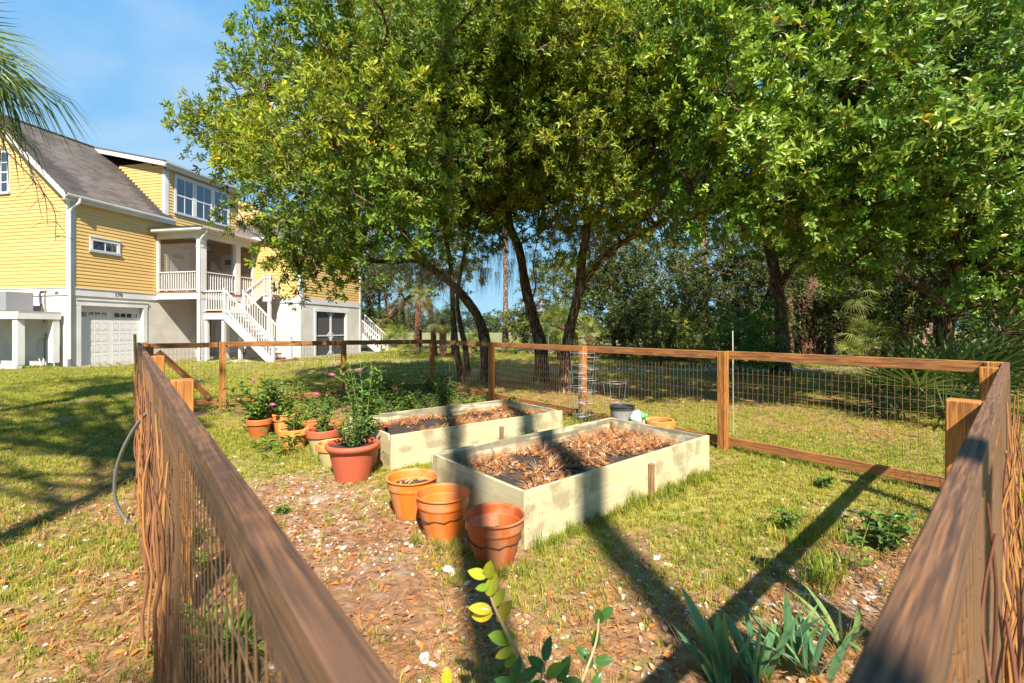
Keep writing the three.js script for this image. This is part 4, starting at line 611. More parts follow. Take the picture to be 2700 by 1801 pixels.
function pot(c, label, r, h, br, kind, mat, fill, opt = {}) {
  const o = thing(opt.name || 'flower_pot', label, 'flower pot', V(c[0], groundY(c[0], -c[1]) - 0.004, -c[1]), opt.turn || 0, 'garden pots');
  if (opt.tilt) o.rotation.set(opt.tilt[0], opt.turn || 0, opt.tilt[1]);
  let out, rim = null;
  if (kind === 'nursery') out = [[br - 0.012, 0], [br, 0.012], [lerp(br, r, 0.70), h * 0.72], [lerp(br, r, 0.71) + 0.0025, h * 0.723], [lerp(br, r, 0.72) + 0.0035, h * 0.735], [lerp(br, r, 0.80) + 0.004, h * 0.79], [r - 0.012, h - 0.018], [r - 0.004, h - 0.014], [r, h - 0.006], [r - 0.003, h], [r - 0.010, h], [r - 0.016, h - 0.012], [r * 0.9, h * 0.80], [r * 0.885, h * 0.775], [r * 0.86, h * 0.76], [br * 1.08, 0.06]];
  else if (kind === 'rolled') out = [[br - 0.01, 0], [br, 0.01], [lerp(br, r - 0.035, 0.98), h - 0.062], [r - 0.028, h - 0.055], [r - 0.008, h - 0.046], [r, h - 0.026], [r - 0.006, h - 0.006], [r - 0.022, h], [r - 0.036, h - 0.006], [r - 0.044, h - 0.03], [br * 1.05, 0.06]];
  else out = [[br - 0.008, 0], [br, 0.008], [r * 0.90, h * 0.70], [r * 0.905, h * 0.705], [r * 0.985, h * 0.715], [r, h * 0.73], [r, h - 0.01], [r - 0.006, h], [r - 0.02, h], [r - 0.026, h - 0.012], [r * 0.83, h * 0.66], [br * 0.95, 0.05]];
  if (kind === 'bucket') out = [[br - 0.008, 0], [br, 0.01], [lerp(br, r, 0.9), h * 0.86], [lerp(br, r, 0.9) + 0.004, h * 0.87], [r - 0.004, h * 0.955], [r + 0.004, h - 0.012], [r + 0.004, h - 0.003], [r - 0.004, h], [r - 0.014, h - 0.01], [br * 0.98, 0.05]];
  const seg = 72;
  if (opt.rimMat) { part(o, 'body', lathe(out.slice(0, 4), seg), mat); part(o, 'rim', lathe(out.slice(3), seg), opt.rimMat); } else part(o, 'body', lathe(out, seg), mat);
  if (fill) { const P = [0, 0, 0], I = [], n = 28, rings = 5; const fr = kind === 'terra' ? r * 0.8 : kind === 'nursery' ? lerp(br, r, 0.66) * 0.99 : r * 0.84; const fy = h * fill; P[1] = fy + 0.008; for (let j = 1; j <= rings; j++) for (let i = 0; i < n; i++) { const a = i / n * 6.2832, q = fr * j / rings; P.push(Math.cos(a) * q, fy + 0.02 * (vnoise(Math.cos(a) * q * 30 + 9, Math.sin(a) * q * 30, 3) - 0.4), Math.sin(a) * q); } for (let i = 0; i < n; i++) { I.push(0, 1 + (i + 1) % n, 1 + i); for (let j = 0; j < rings - 1; j++) { const a = 1 + j * n + i, b = 1 + j * n + (i + 1) % n; I.push(a, b, a + n, b, b + n, a + n); } } part(o, 'potting_soil', uvBox(facets(P, I)), M.soil);
    if (opt.chips) { R = rng(opt.chips); const pm = [plain(0.40, 0.28, 0.18, 0.9), plain(0.52, 0.44, 0.34, 0.9), plain(0.12, 0.07, 0.045, 0.9)]; const g = pbox(-0.5, 0.5, -0.05, 0.05, -0.16, 0.16); for (let k = 0; k < 26; k++) { const a = R() * 6.283, q = Math.sqrt(R()) * fr * 0.85, m = part(o, 'bark_chip', g, pm[k % 3], V(Math.cos(a) * q, fy + 0.012, Math.sin(a) * q), [rr(-0.3, 0.3), R() * 6, rr(-0.4, 0.4)]); m.scale.setScalar(rr(0.02, 0.05)); } } }
  return o;
}
pot([-0.72, 3.28], 'sunlit orange nursery pot nearest the bed corner, farthest of the empty trio', 0.183, 0.283, 0.118, 'nursery', plasticPot[0], 0.72, { chips: 331 });
pot([-0.45, 2.96], 'middle orange nursery pot of the empty trio, filled with bark chips', 0.178, 0.28, 0.115, 'nursery', plasticPot[1], 0.5, { chips: 332 });
pot([-0.10, 2.63], 'nearest orange nursery pot holding a little dark soil', 0.180, 0.275, 0.112, 'nursery', plasticPot[2], 0.52);
pot([-1.42, 4.06], 'large reddish terracotta pot with a rolled rim and leafy shrub', 0.236, 0.325, 0.148, 'rolled', bigPotMat, 0.86, { name: 'large_pot' });
pot([-1.74, 4.42], 'bleached cream clay pot with an orange rim beside the large pot', 0.155, 0.225, 0.105, 'terra', creamClay, 0.75, { rimMat: terra });
pot([-2.02, 4.86], 'cream clay pot with a brown rim behind the large pot', 0.165, 0.26, 0.11, 'terra', creamClay, 0.8, { rimMat: bigPotMat });
pot([-2.41, 5.03], 'mottled terracotta pot with a plain collar standing alone in the grass', 0.155, 0.228, 0.105, 'terra', terra, 0.8);
pot([-2.86, 5.72], 'sunlit terracotta pot with a yellow-leaved plant in the row of pots', 0.14, 0.27, 0.10, 'terra', terra, 0.8);
pot([-3.08, 5.95], 'terracotta pot at the very back of the flower pots', 0.145, 0.30, 0.10, 'terra', terraDark, 0.8);
pot([-3.10, 5.58], 'shaded brown terracotta pot under the leftmost pink zinnias', 0.145, 0.23, 0.10, 'terra', terraDark, 0.8);
pot([-2.15, 5.42], 'small terracotta pot half hidden behind the large shrub', 0.14, 0.24, 0.09, 'terra', terraDark, 0.8);
pot([-2.42, 5.55], 'small terracotta pot behind the mottled pot in the grass', 0.12, 0.21, 0.085, 'terra', terraDark, 0.8);
pot([1.66, 5.12], 'wide orange terracotta pot standing behind the front bed by the fence', 0.158, 0.305, 0.115, 'terra', terra, 0.86);
{ const o = pot([1.36, 5.62], 'black-rimmed grey galvanised bucket behind the front bed', 0.15, 0.375, 0.115, 'bucket', plain(0.34, 0.34, 0.34, 0.5, { map: speckle }), 0.3, { name: 'bucket', rimMat: plain(0.035, 0.035, 0.04, 0.4) }); o.userData.category = 'bucket'; delete o.userData.group; const b = part(o, 'bucket_handle', tube(curve([V(-0.155, 0.34, 0), V(-0.13, 0.36, 0.09), V(0, 0.375, 0.16), V(0.13, 0.36, 0.09), V(0.155, 0.34, 0)], 20), 0.004, 6), M.metalDark); }
{ const g = new THREE.IcosahedronGeometry(0.075, 3), p = g.attributes.position; for (let i = 0; i < p.count; i++) { const v = V().fromBufferAttribute(p, i), k = 0.72 + 0.6 * vnoise(v.x * 30 + 3, v.z * 30 + v.y * 40, 5); p.setXYZ(i, v.x * k * 1.2, Math.max(-0.05, v.y * k), v.z * k); } const m = mergeVertices((g.deleteAttribute('normal'), g.deleteAttribute('uv'), g), 1e-4); m.computeVertexNormals(); const o = thing('plastic_bag', 'crumpled white and green plastic bag between bucket and terracotta pot', 'bag', V(1.50, groundY(1.5, -5.42), -5.42)); part(o, 'bag', uvBox(m.translate(0, 0.255, 0)), plain(0.60, 0.66, 0.55, 0.5)); const g2 = m.clone(); g2.scale(0.7, 0.6, 0.7); part(o, 'bag_print', uvBox(g2.translate(0.04, 0.13, 0.03)), plain(0.12, 0.38, 0.10, 0.5)); const c = cbox(0.2, 0.2, 0.14, 0.02, 1); part(o, 'bag_base', uvBox(c.translate(0, 0.1, 0)), plain(0.55, 0.58, 0.5, 0.6)); }
{ const o = thing('tilted_pot', 'brown clay pot lying tilted beside the terracotta pot and bag', 'flower pot', V(1.53, groundY(1.53, -5.25) + 0.12, -5.25)); o.rotation.set(0.9, 0.4, -0.5); o.scale.setScalar(0.75); part(o, 'body', lathe([[0.07, 0], [0.1, 0.16], [0.115, 0.165], [0.115, 0.2], [0.1, 0.2], [0.09, 0.15], [0.06, 0.02]], 24), terraDark); const b = part(o, 'broken_base', lathe([[0, -0.2], [0.065, -0.2], [0.07, 0]], 24), terraDark); }
// tomato cages
function cage(x, Z, r0, r1, h, rings, label, turn) {
  const o = thing('tomato_cage', label, 'tomato cage', V(x, groundY(x, -Z), -Z), turn, 'wire tomato cages by the fence'); const w = 0.0024;
  for (let k = 0; k < rings; k++) { const t = (k + 0.4) / (rings - 0.4 + 0.4), r = lerp(r0, r1, t), y = 0.12 + (h - 0.12) * k / (rings - 1); const pts = []; for (let i = 0; i <= 24; i++) pts.push(V(Math.cos(i / 24 * 6.2832) * r, y, Math.sin(i / 24 * 6.2832) * r)); part(o, 'ring', tube(pts, w, 4), M.wireZinc); }
  for (let k = 0; k < 4; k++) { const a = k * 1.5708 + 0.3; part(o, 'leg', tube([V(Math.cos(a) * r0 * 0.8, -0.05, Math.sin(a) * r0 * 0.8), V(Math.cos(a) * r1, h + 0.03, Math.sin(a) * r1)], w, 4), M.wireZinc); }
}
cage(0.98, 6.32, 0.10, 0.17, 0.98, 6, 'tall wire tomato cage standing against the fence post', 0.2); cage(1.08, 6.40, 0.09, 0.155, 0.92, 6, 'second wire tomato cage nested beside the fence post', 0.9); cage(0.93, 6.26, 0.09, 0.15, 0.72, 4, 'shorter wire tomato cage nested inside the tall ones', 1.6); cage(1.36, 6.02, 0.08, 0.17, 0.60, 3, 'low wire tomato cage leaning right of the others by the wire mesh', 0.5);
{ const a = at(1932, 872, 5.6), b = at(1934, 1012, 5.6); const m = solo('bamboo_cane', tube([V(b.x, 0.0, b.z), V(a.x, a.y, a.z)], 0.006, 6), plain(0.46, 0.44, 0.36, 0.8), 'thin pale garden cane standing outside the back fence', 'cane'); }
// ---------------------------------------------------------------- leaves, sprigs and crowns
function leafInto(A, o, dir, up, L, w, c, fold = 0.18, curl = 0.12) {       // one folded, curved leaf of six faces
  const d = dir.clone().normalize(), s = V().crossVectors(d, up).normalize(), n = V().crossVectors(s, d), k = A.P.length / 3;
  const pt = (t, x, y) => { const p = o.clone().addScaledVector(d, t * L).addScaledVector(s, x * w).addScaledVector(n, y * L - curl * t * t * L); A.P.push(p.x, p.y, p.z); A.C.push(c[0], c[1], c[2]); };
  const f = fold * w / L; pt(0, 0, 0); pt(0.35, 0.48, f); pt(0.35, -0.48, f); pt(0.72, 0.36, f); pt(0.72, -0.36, f); pt(1, 0, 0); pt(0.5, 0, 0);
  A.I.push(k, k + 1, k + 6, k, k + 6, k + 2, k + 1, k + 3, k + 6, k + 2, k + 6, k + 4, k + 3, k + 5, k + 6, k + 4, k + 6, k + 5);
}
const rdir = () => { const z = rr(-1, 1), a = R() * 6.2832, s = Math.sqrt(1 - z * z); return V(s * Math.cos(a), z, s * Math.sin(a)); };
function sprig(n, len, L, w, side = 3, odd = 0.04) {
  const A = { P: [], I: [], C: [] };
  const stem = (p, q, r) => { const k = A.P.length / 3, d = q.clone().sub(p).normalize(), s = V().crossVectors(d, V(0.2, 0.1, 1)).normalize().multiplyScalar(r), t = V().crossVectors(d, s).normalize().multiplyScalar(r); for (const [a, b] of [[s, p], [t, p], [s.clone().negate().sub(t), p]]) { const v = b.clone().add(a); A.P.push(v.x, v.y, v.z); A.C.push(1.1, 0.62, 1.9); } A.P.push(q.x, q.y, q.z); A.C.push(1.1, 0.62, 1.9); A.I.push(k, k + 1, k + 3, k + 1, k + 2, k + 3, k + 2, k, k + 3); };
  const shoots = [[V(0, 0, 0), V(0.1 * len, len, 0.05 * len)]]; for (let k = 0; k < side; k++) { const t = rr(0.25, 0.75), a = R() * 6.283; const o = V(0.1 * len * t, len * t, 0); shoots.push([o, o.clone().add(V(Math.cos(a) * 0.45, rr(0.25, 0.6), Math.sin(a) * 0.45).multiplyScalar(len * rr(0.6, 1)))]); }
  for (const [p, q] of shoots) { stem(p, q, 0.0028); const d = q.clone().sub(p), m = Math.max(3, Math.round(n / shoots.length));
    for (let k = 0; k < m; k++) { const t = 0.25 + 0.78 * k / m, a = k * 2.4 + R(), o = p.clone().addScaledVector(d, Math.min(1, t)); const out = V(Math.cos(a), 0, Math.sin(a)), dir = out.multiplyScalar(rr(0.6, 1)).addScaledVector(d.clone().normalize(), rr(0.35, 0.9)); const b = rr(0.72, 1.25), c = R() < odd ? [b * 3.2, b * 1.5, b * 0.7] : [b * rr(0.9, 1.15), b, b]; leafInto(A, o, dir, rdir().add(V(0, 1.2, 0)), L * rr(0.75, 1.15), w * rr(0.8, 1.15), c); } }
  return facets(A.P, A.I, A.C);
}
const inPoly = (x, y, p) => { let c = false; for (let i = 0, j = p.length - 1; i < p.length; j = i++) if ((p[i][1] > y) !== (p[j][1] > y) && x < (p[j][0] - p[i][0]) * (y - p[i][1]) / (p[j][1] - p[i][1]) + p[i][0]) c = !c; return c; };
function crown(tree, clumps, geos, mat, pal, per, opt = {}) {       // clumps: {c, r}; each clump is a loose ball of sprigs
  const b = geos.map(() => []), cc = geos.map(() => []);
  for (const { c, r } of clumps) {
    const n = Math.round(per * r * r * rr(0.7, 1.3)), base = pick(pal), hue = rr(0.85, 1.2), sq = V(1, rr(0.65, 0.95), 1), tilt = rdir().multiplyScalar(0.5);
    for (let k = 0; k < n; k++) {
      const d = rdir(); if (d.y < -0.55 && R() < 0.6) d.y *= -1; const q = r * Math.pow(R(), 0.45) * (0.7 + 0.6 * vnoise(d.x * 2 + c.x * 3 + 50, d.z * 2 + d.y * 2 + c.z * 3 + 50, 3));
      const p = c.clone().add(d.clone().multiply(sq).multiplyScalar(q)).addScaledVector(tilt, q * 0.5);
      const dir = d.clone().addScaledVector(rdir(), 0.55).add(V(0, opt.lift ?? 0.25, 0)); const i = Math.floor(R() * geos.length);
      b[i].push(mat4(p, quatTo(dir, R() * 6.283), (opt.size || 1) * rr(0.75, 1.2))); cc[i].push(base.clone().lerp(pick(pal), 0.45).multiplyScalar(hue * rr(0.85, 1.15)));
    }
  }
  geos.forEach((g, i) => inst(tree, 'crown', g, mat, b[i], cc[i])); return b.reduce((s, x) => s + x.length, 0);
}
function twigs(nodes, clumps, r0 = 0.028) {                         // a branch from the nearest limb to each clump
  const list = [];
  for (const { c, r } of clumps) {
    let best = nodes[0], bd = 1e9; for (const n of nodes) { const d = n.distanceTo(c) + Math.max(0, n.y - c.y) * 0.8; if (d < bd) { bd = d; best = n; } }
    const m = best.clone().lerp(c, 0.5).add(rdir().multiplyScalar(0.12 * bd)).add(V(0, 0.08 * bd, 0)), k = clamp(bd / 2.5, 0.4, 1.4);
    list.push(tube(curve([best, m, c, c.clone().add(rdir().multiplyScalar(r * 0.7))], 8), Array.from({ length: 9 }, (_, i) => r0 * k * (1 - 0.85 * i / 8) + 0.003), 5));
    for (let i = 0; i < 3; i++) { const d = rdir(); list.push(tube([c.clone(), c.clone().addScaledVector(d, r * 0.5).add(rdir().multiplyScalar(0.05)), c.clone().addScaledVector(d, r)], [0.009, 0.006, 0.003], 4)); }
  }
  return merge(list);
}
const limb = (pts, r0, r1, n = 18, seg = 10, pw = 1) => { const c = curve(pts, n); return [tube(c, c.map((_, i) => lerp(r0, r1, Math.pow(i / n, pw))), seg, 0.16), c]; };
function flare(pts, r0, r1, n = 22) { const c = curve(pts, n); return [tube(c, c.map((_, i) => lerp(r0, r1, i / n) * (1 + 0.55 * Math.exp(-i * 0.9))), 12, 0.22), c]; }

R = rng(401);
const oakS = [sprig(20, 0.20, 0.082, 0.030, 3), sprig(16, 0.17, 0.078, 0.028, 2), sprig(22, 0.24, 0.085, 0.030, 4)];
const glossS = [sprig(18, 0.20, 0.098, 0.042, 3, 0.03), sprig(20, 0.22, 0.105, 0.042, 3, 0.03), sprig(14, 0.17, 0.095, 0.044, 2, 0.03)];
const oakPal = [rgb(0.15, 0.25, 0.012), rgb(0.21, 0.31, 0.014), rgb(0.10, 0.195, 0.013), rgb(0.30, 0.36, 0.02), rgb(0.11, 0.18, 0.02)];
const glossPal = [rgb(0.115, 0.235, 0.02), rgb(0.15, 0.28, 0.022), rgb(0.085, 0.185, 0.02), rgb(0.22, 0.32, 0.025)];
const darkPal = [rgb(0.05, 0.085, 0.012), rgb(0.07, 0.11, 0.014), rgb(0.09, 0.12, 0.02)];
function mossClump(n, L) { const A = { P: [], I: [], C: [] }; for (let k = 0; k < n; k++) { let p = V(rr(-0.1, 0.1), 0, rr(-0.1, 0.1)); const l = L * rr(0.45, 1), w = rr(0.002, 0.0045), a = R() * 6.28; let o = A.P.length / 3; const g = rr(0.75, 1.2); for (let i = 0; i <= 6; i++) { const ww = w * (1 - 0.12 * i); A.P.push(p.x - Math.cos(a) * ww, p.y, p.z - Math.sin(a) * ww, p.x + Math.cos(a) * ww, p.y, p.z + Math.sin(a) * ww); A.C.push(g, g, g, g, g, g); if (i) A.I.push(o - 2, o - 1, o, o - 1, o + 1, o); o += 2; p = p.clone().add(V(rr(-0.025, 0.025), -l / 6, rr(-0.025, 0.025))); } } return facets(A.P, A.I, A.C); }
R = rng(402);
const mossG = [mossClump(30, 0.6), mossClump(22, 0.9)];
function moss(tree, spots, seed) { R = rng(seed); const b = [[], []], c = [[], []]; for (const [p, s] of spots) { const i = R() < 0.5 ? 0 : 1; b[i].push(mat4(p, new THREE.Quaternion().setFromAxisAngle(qUp, R() * 6), V(rr(0.8, 1.3), s, rr(0.8, 1.3)))); c[i].push(rgb(0.30, 0.27, 0.17).multiplyScalar(rr(0.75, 1.25))); } b.forEach((x, i) => x.length && inst(tree, 'spanish_moss', mossG[i], M.dry, x, c[i])); }

// ---------------------------------------------------------------- the three live oaks in the middle
const OAKPOLY = [[735, -80], [735, 0], [650, 55], [640, 75], [700, 120], [590, 150], [600, 235], [600, 290], [540, 330], [455, 300], [470, 345], [530, 380], [500, 440], [590, 520], [615, 590], [665, 660], [740, 660], [720, 740], [800, 800], [850, 740], [930, 770], [985, 720], [1080, 700], [1300, 640], [1480, 600], [1600, 640], [1690, 650], [1760, 600], [1800, 400], [1800, -80]];
const OAKDEEP = [[700, -80], [700, 500], [830, 700], [960, 760], [1050, 700], [1130, 740], [1220, 700], [1320, 760], [1400, 700], [1480, 760], [1600, 820], [1750, 760], [1800, 500], [1800, -80]];
const ell = (p, e) => Math.pow((p.x - e[0]) / e[3], 2) + Math.pow((p.y - e[1]) / e[4], 2) + Math.pow((-p.z - e[2]) / e[5], 2);
function fillCrown(n, box, es, polyOf, rmin, rmax, shellBias = 0.5) {
  const out = []; let guard = 0;
  while (out.length < n && guard++ < n * 400) {
    const p = V(rr(box[0], box[1]), rr(box[2], box[3]), -rr(box[4], box[5])), r = rr(rmin, rmax); if (p.y > 8.3 + Math.max(0, 7.5 + p.z) * 0.5) continue; let d = Math.min(...es.map((e) => ell(p, e))); if (d > 1) continue; if (d < 0.35 && R() < shellBias) continue;
    const [x, y] = proj(p), m = r / -p.z * FPX * 0.75, poly = polyOf(-p.z); if (!inPoly(x, y, poly) || !inPoly(x - m, y, poly) || !inPoly(x, y + m, poly) || !inPoly(x - m * 0.7, y + m * 0.7, poly) || !inPoly(x + m * 0.7, y + m * 0.7, poly)) continue;
    if (out.some((o) => o.c.distanceTo(p) < (o.r + r) * 0.36)) continue; out.push({ c: p, r });
  }
  return out;
}
{
  R = rng(411);
  const t1 = thing('live_oak', 'leaning live oak trunk, leftmost of the trees behind the fence', 'tree', V(0, 0, 0), 0, 'live oaks behind the garden');
  const g = [], nodes = [];
  const add = (f) => { g.push(f[0]); nodes.push(...f[1].slice(6)); };
  add(flare([at(1284, 1012, 11.5), at(1280, 900, 11.5), at(1262, 840, 11.4), at(1246, 812, 11.3), at(1205, 762, 11.0), at(1163, 727, 10.7), at(1112, 689, 10.3), at(1080, 640, 9.9), at(1020, 540, 9.2), at(960, 430, 8.7)], 0.135, 0.05));
  add(flare([at(1220, 1012, 11.3), at(1207, 945, 11.3), at(1196, 850, 11.3), at(1193, 770, 11.2), at(1180, 650, 10.6), at(1130, 480, 9.8), at(1090, 300, 9.0)], 0.085, 0.035)); add(flare([at(1231, 992, 12.2), at(1228, 920, 12.1), at(1214, 855, 12), at(1206, 780, 11.7), at(1230, 640, 11), at(1250, 480, 10.4)], 0.085, 0.03));
  add(limb([at(1163, 727, 10.7), at(1060, 640, 9.6), at(930, 560, 8.6), at(800, 470, 8.0), at(660, 390, 7.6)], 0.075, 0.02)); add(limb([at(1112, 689, 10.3), at(1000, 690, 9.4), at(880, 680, 8.6), at(790, 720, 8.2)], 0.05, 0.015)); add(limb([at(1020, 540, 9.2), at(930, 330, 8.3), at(850, 120, 7.8), at(800, -60, 7.6)], 0.06, 0.02)); add(limb([at(960, 430, 8.7), at(820, 330, 8.0), at(690, 250, 7.6)], 0.045, 0.012)); add(limb([at(1090, 300, 9), at(1040, 120, 8.4), at(1000, -80, 8)], 0.035, 0.015));
  part(t1, 'trunk', merge(g), M.bark);
  const es = [[-2.9, 5.6, 7.9, 4.6, 4.6, 3.4], [-1.4, 7.8, 9.2, 4.0, 3.4, 3.2]];
  const cl = fillCrown(190, [-7, 1.0, 1.8, 11, 5.2, 12.4], es, (Z) => Z > 10 ? OAKDEEP : OAKPOLY, 0.42, 0.85, 0.35);
  // the long twig tips against the sky
  for (const [px, py, Z, r] of [[500, 318, 7.4, 0.24], [545, 350, 7.4, 0.3], [668, 80, 7.4, 0.22], [620, 235, 7.6, 0.3], [640, 185, 7.6, 0.3], [575, 430, 7.6, 0.35], [785, 775, 8, 0.22], [745, 700, 8, 0.3], [700, 640, 8, 0.3], [840, 720, 8, 0.35], [905, 745, 8.2, 0.3], [640, 575, 7.8, 0.35]]) cl.push({ c: at(px, py, Z), r });
  part(t1, 'branch', twigs(nodes, cl), M.bark); console.log('oak1', crown(t1, cl, oakS, M.leaf, oakPal, 185));
  const ms = []; for (let k = 0; k < 46; k++) { const [px, py] = pick([[1110, 690], [1090, 670], [1150, 715], [1060, 660], [1180, 735], [1240, 700], [1010, 660]]); ms.push([at(px + rr(-40, 40), py + rr(-25, 20), rr(9.6, 11.4)), rr(0.5, 1.1)]); } ms.push([at(1145, 300, 7.2), 0.5]); moss(t1, ms, 412);

  R = rng(421);
  const t2 = thing('live_oak', 'upright dark live oak trunk in the middle behind the fence', 'tree', V(0, 0, 0), 0, 'live oaks behind the garden'); g.length = nodes.length = 0;
  add(flare([at(1428, 1014, 11.5), at(1426, 910, 11.5), at(1413, 860, 11.5), at(1396, 800, 11.5), at(1381, 727, 11.4), at(1366, 648, 11.2), at(1342, 590, 11), at(1345, 480, 10.6), at(1360, 340, 10.2), at(1400, 120, 9.8), at(1420, -80, 9.4)], 0.155, 0.05));
  add(limb([at(1342, 590, 11), at(1270, 500, 10.2), at(1230, 380, 9.6), at(1210, 200, 9)], 0.07, 0.025)); add(limb([at(1396, 800, 11.5), at(1412, 760, 11.6), at(1406, 700, 11.8), at(1420, 620, 12)], 0.025, 0.012)); add(limb([at(1360, 340, 10.2), at(1290, 180, 9.4), at(1250, 0, 8.8)], 0.05, 0.02));
  part(t2, 'trunk', merge(g), M.bark);
  const c2 = fillCrown(95, [-2.5, 4, 3.2, 12, 6.6, 13], [[0.4, 7.6, 9.8, 3.4, 4.4, 3.4]], (Z) => Z > 9.6 ? OAKDEEP : OAKPOLY, 0.42, 0.8, 0.3);
  part(t2, 'branch', twigs(nodes, c2), M.bark); console.log('oak2', crown(t2, c2, oakS, M.leaf, oakPal, 150));
  const m2 = []; for (let k = 0; k < 34; k++) m2.push([at(rr(1240, 1420), rr(600, 730), rr(10.5, 12)), rr(0.5, 1.0)]); moss(t2, m2, 422);

  R = rng(431);
  const t3 = thing('live_oak', 'forked brown live oak trunk nearest the fence, beside the tomato cages', 'tree', V(0, 0, 0), 0, 'live oaks behind the garden'); g.length = nodes.length = 0;
  add(flare([at(1488, 1042, 9.5), at(1491, 960, 9.5), at(1500, 890, 9.5), at(1514, 820, 9.5), at(1530, 753, 9.5), at(1536, 664, 9.4), at(1548, 590, 9.3), at(1530, 500, 9.1), at(1500, 430, 8.9), at(1510, 280, 8.6), at(1560, 60, 8.4), at(1590, -80, 8.3)], 0.118, 0.045));
  add(limb([at(1540, 745, 9.5), at(1578, 696, 9.3), at(1640, 640, 9.0), at(1710, 606, 8.7), at(1770, 565, 8.4), at(1830, 480, 8)], 0.065, 0.025)); add(limb([at(1500, 430, 8.9), at(1560, 330, 8.3), at(1640, 240, 7.8), at(1680, 120, 7.5)], 0.05, 0.018)); add(limb([at(1548, 590, 9.3), at(1620, 500, 8.6), at(1700, 430, 8), at(1740, 360, 7.7)], 0.045, 0.018)); add(limb([at(1530, 500, 9.1), at(1450, 380, 8.5), at(1420, 280, 8)], 0.04, 0.015));
  part(t3, 'trunk', merge(g), M.bark);
  const c3 = fillCrown(120, [-0.5, 4.6, 2.6, 11, 5.6, 11.4], [[1.9, 6.4, 8.0, 2.7, 4.6, 2.8]], (Z) => Z > 9.4 ? OAKDEEP : OAKPOLY, 0.4, 0.75, 0.3);
  part(t3, 'branch', twigs(nodes, c3), M.bark); console.log('oak3', crown(t3, c3, oakS, M.leaf, [oakPal[1], oakPal[3], oakPal[0], glossPal[3]], 150));
  const m3 = []; for (let k = 0; k < 22; k++) m3.push([at(rr(1450, 1620), rr(560, 640), rr(9, 10)), rr(0.5, 1.1)]); m3.push([at(1577, 575, 8.6), 1.1], [at(1580, 600, 8.6), 1.0]); moss(t3, m3, 432);
}
// ---------------------------------------------------------------- the broad glossy oaks on the right
const RPOLY = [[1560, -90], [1580, 300], [1620, 500], [1690, 600], [1760, 660], [1850, 720], [1930, 770], [1990, 700], [2080, 690], [2170, 760], [2260, 790], [2330, 740], [2385, 690], [2450, 700], [2490, 800], [2520, 900], [2600, 950], [2700, 960], [3200, 980], [3200, -90]];
{
  R = rng(441);
  const t = thing('laurel_oak', 'broad oak with bright glossy leaves filling the right of the view', 'tree', V(0, 0, 0), 0, 'glossy oaks on the right'); const g = [], nodes = []; const add = (f) => { g.push(f[0]); nodes.push(...f[1].slice(4)); };
  add(flare([at(2500, 1060, 8.4), at(2496, 960, 8.4), at(2490, 880, 8.3), at(2476, 800, 8.2), at(2455, 770, 8.1), at(2420, 748, 7.9), at(2376, 728, 7.7), at(2300, 650, 7.4), at(2200, 520, 7.2), at(2080, 380, 7)], 0.15, 0.035)); add(limb([at(2476, 800, 8.2), at(2520, 700, 8), at(2500, 520, 7.6), at(2440, 330, 7.2), at(2400, 100, 7), at(2380, -100, 7)], 0.11, 0.03)); add(limb([at(2500, 740, 8), at(2570, 715, 7.8), at(2650, 660, 7.5), at(2760, 560, 7.2)], 0.08, 0.03)); add(limb([at(2300, 650, 7.4), at(2150, 560, 6.8), at(1980, 520, 6.5), at(1830, 500, 6.4)], 0.05, 0.015)); add(limb([at(2440, 330, 7.2), at(2250, 200, 6.6), at(2100, 60, 6.4)], 0.05, 0.015)); add(limb([at(2650, 660, 7.5), at(2620, 800, 6.8), at(2640, 880, 6.4)], 0.035, 0.012)); add(limb([at(2300, 650, 7.4), at(2240, 700, 6.8), at(2200, 730, 6.5)], 0.03, 0.01));
  part(t, 'trunk', merge(g), M.bark);
  const cl = fillCrown(215, [1.0, 11.5, 0.6, 9.5, 4.9, 10], [[5.6, 5.2, 6.8, 4.4, 4.8, 2.0], [7.5, 4.6, 7.4, 4.0, 4.8, 2.8]], () => RPOLY, 0.36, 0.72, 0.2);
  part(t, 'branch', twigs(nodes, cl, 0.022), M.bark); console.log('oak4', crown(t, cl, glossS, M.leafGloss, glossPal, 165, { lift: 0.35 }));
  moss(t, [[at(2555, 300, 7.4), 0.7], [at(2570, 320, 7.4), 0.6], [at(2610, 330, 7.5), 0.7], [at(2540, 330, 7.5), 0.6]], 442);
  R = rng(451);
  const u = thing('laurel_oak', 'taller oak rising behind the glossy oak, its crown filling the upper right', 'tree', V(0, 0, 0), 0, 'glossy oaks on the right'); g.length = nodes.length = 0;
  add(flare([at(2060, 985, 13.5), at(2064, 880, 13.5), at(2050, 760, 13.3), at(2020, 600, 12.8), at(2010, 400, 12), at(1975, 160, 11.4), at(1965, -60, 11)], 0.2, 0.06)); add(limb([at(2020, 600, 12.8), at(1990, 300, 11), at(2070, 290, 10.4), at(2130, 130, 10)], 0.09, 0.03)); add(limb([at(2050, 760, 13.3), at(2200, 560, 12), at(2360, 320, 11), at(2360, 60, 10.4)], 0.1, 0.03)); add(limb([at(2010, 400, 12), at(1850, 260, 11), at(1760, 60, 10.4)], 0.07, 0.02));
  part(u, 'trunk', merge(g), M.bark);
  const c2 = fillCrown(105, [2.2, 13, 3.4, 13.5, 8.6, 14.5], [[7.2, 7.6, 11.0, 5.2, 5.4, 3.4]], () => [[1640, -80], [1660, 400], [1750, 640], [2000, 740], [2300, 760], [2450, 640], [3000, 760], [3000, -80]], 0.55, 1.0, 0.3);
  part(u, 'branch', twigs(nodes, c2), M.bark); console.log('oak5', crown(u, c2, oakS, M.leaf, [...glossPal, ...oakPal], 80, { size: 1.3 }));
}
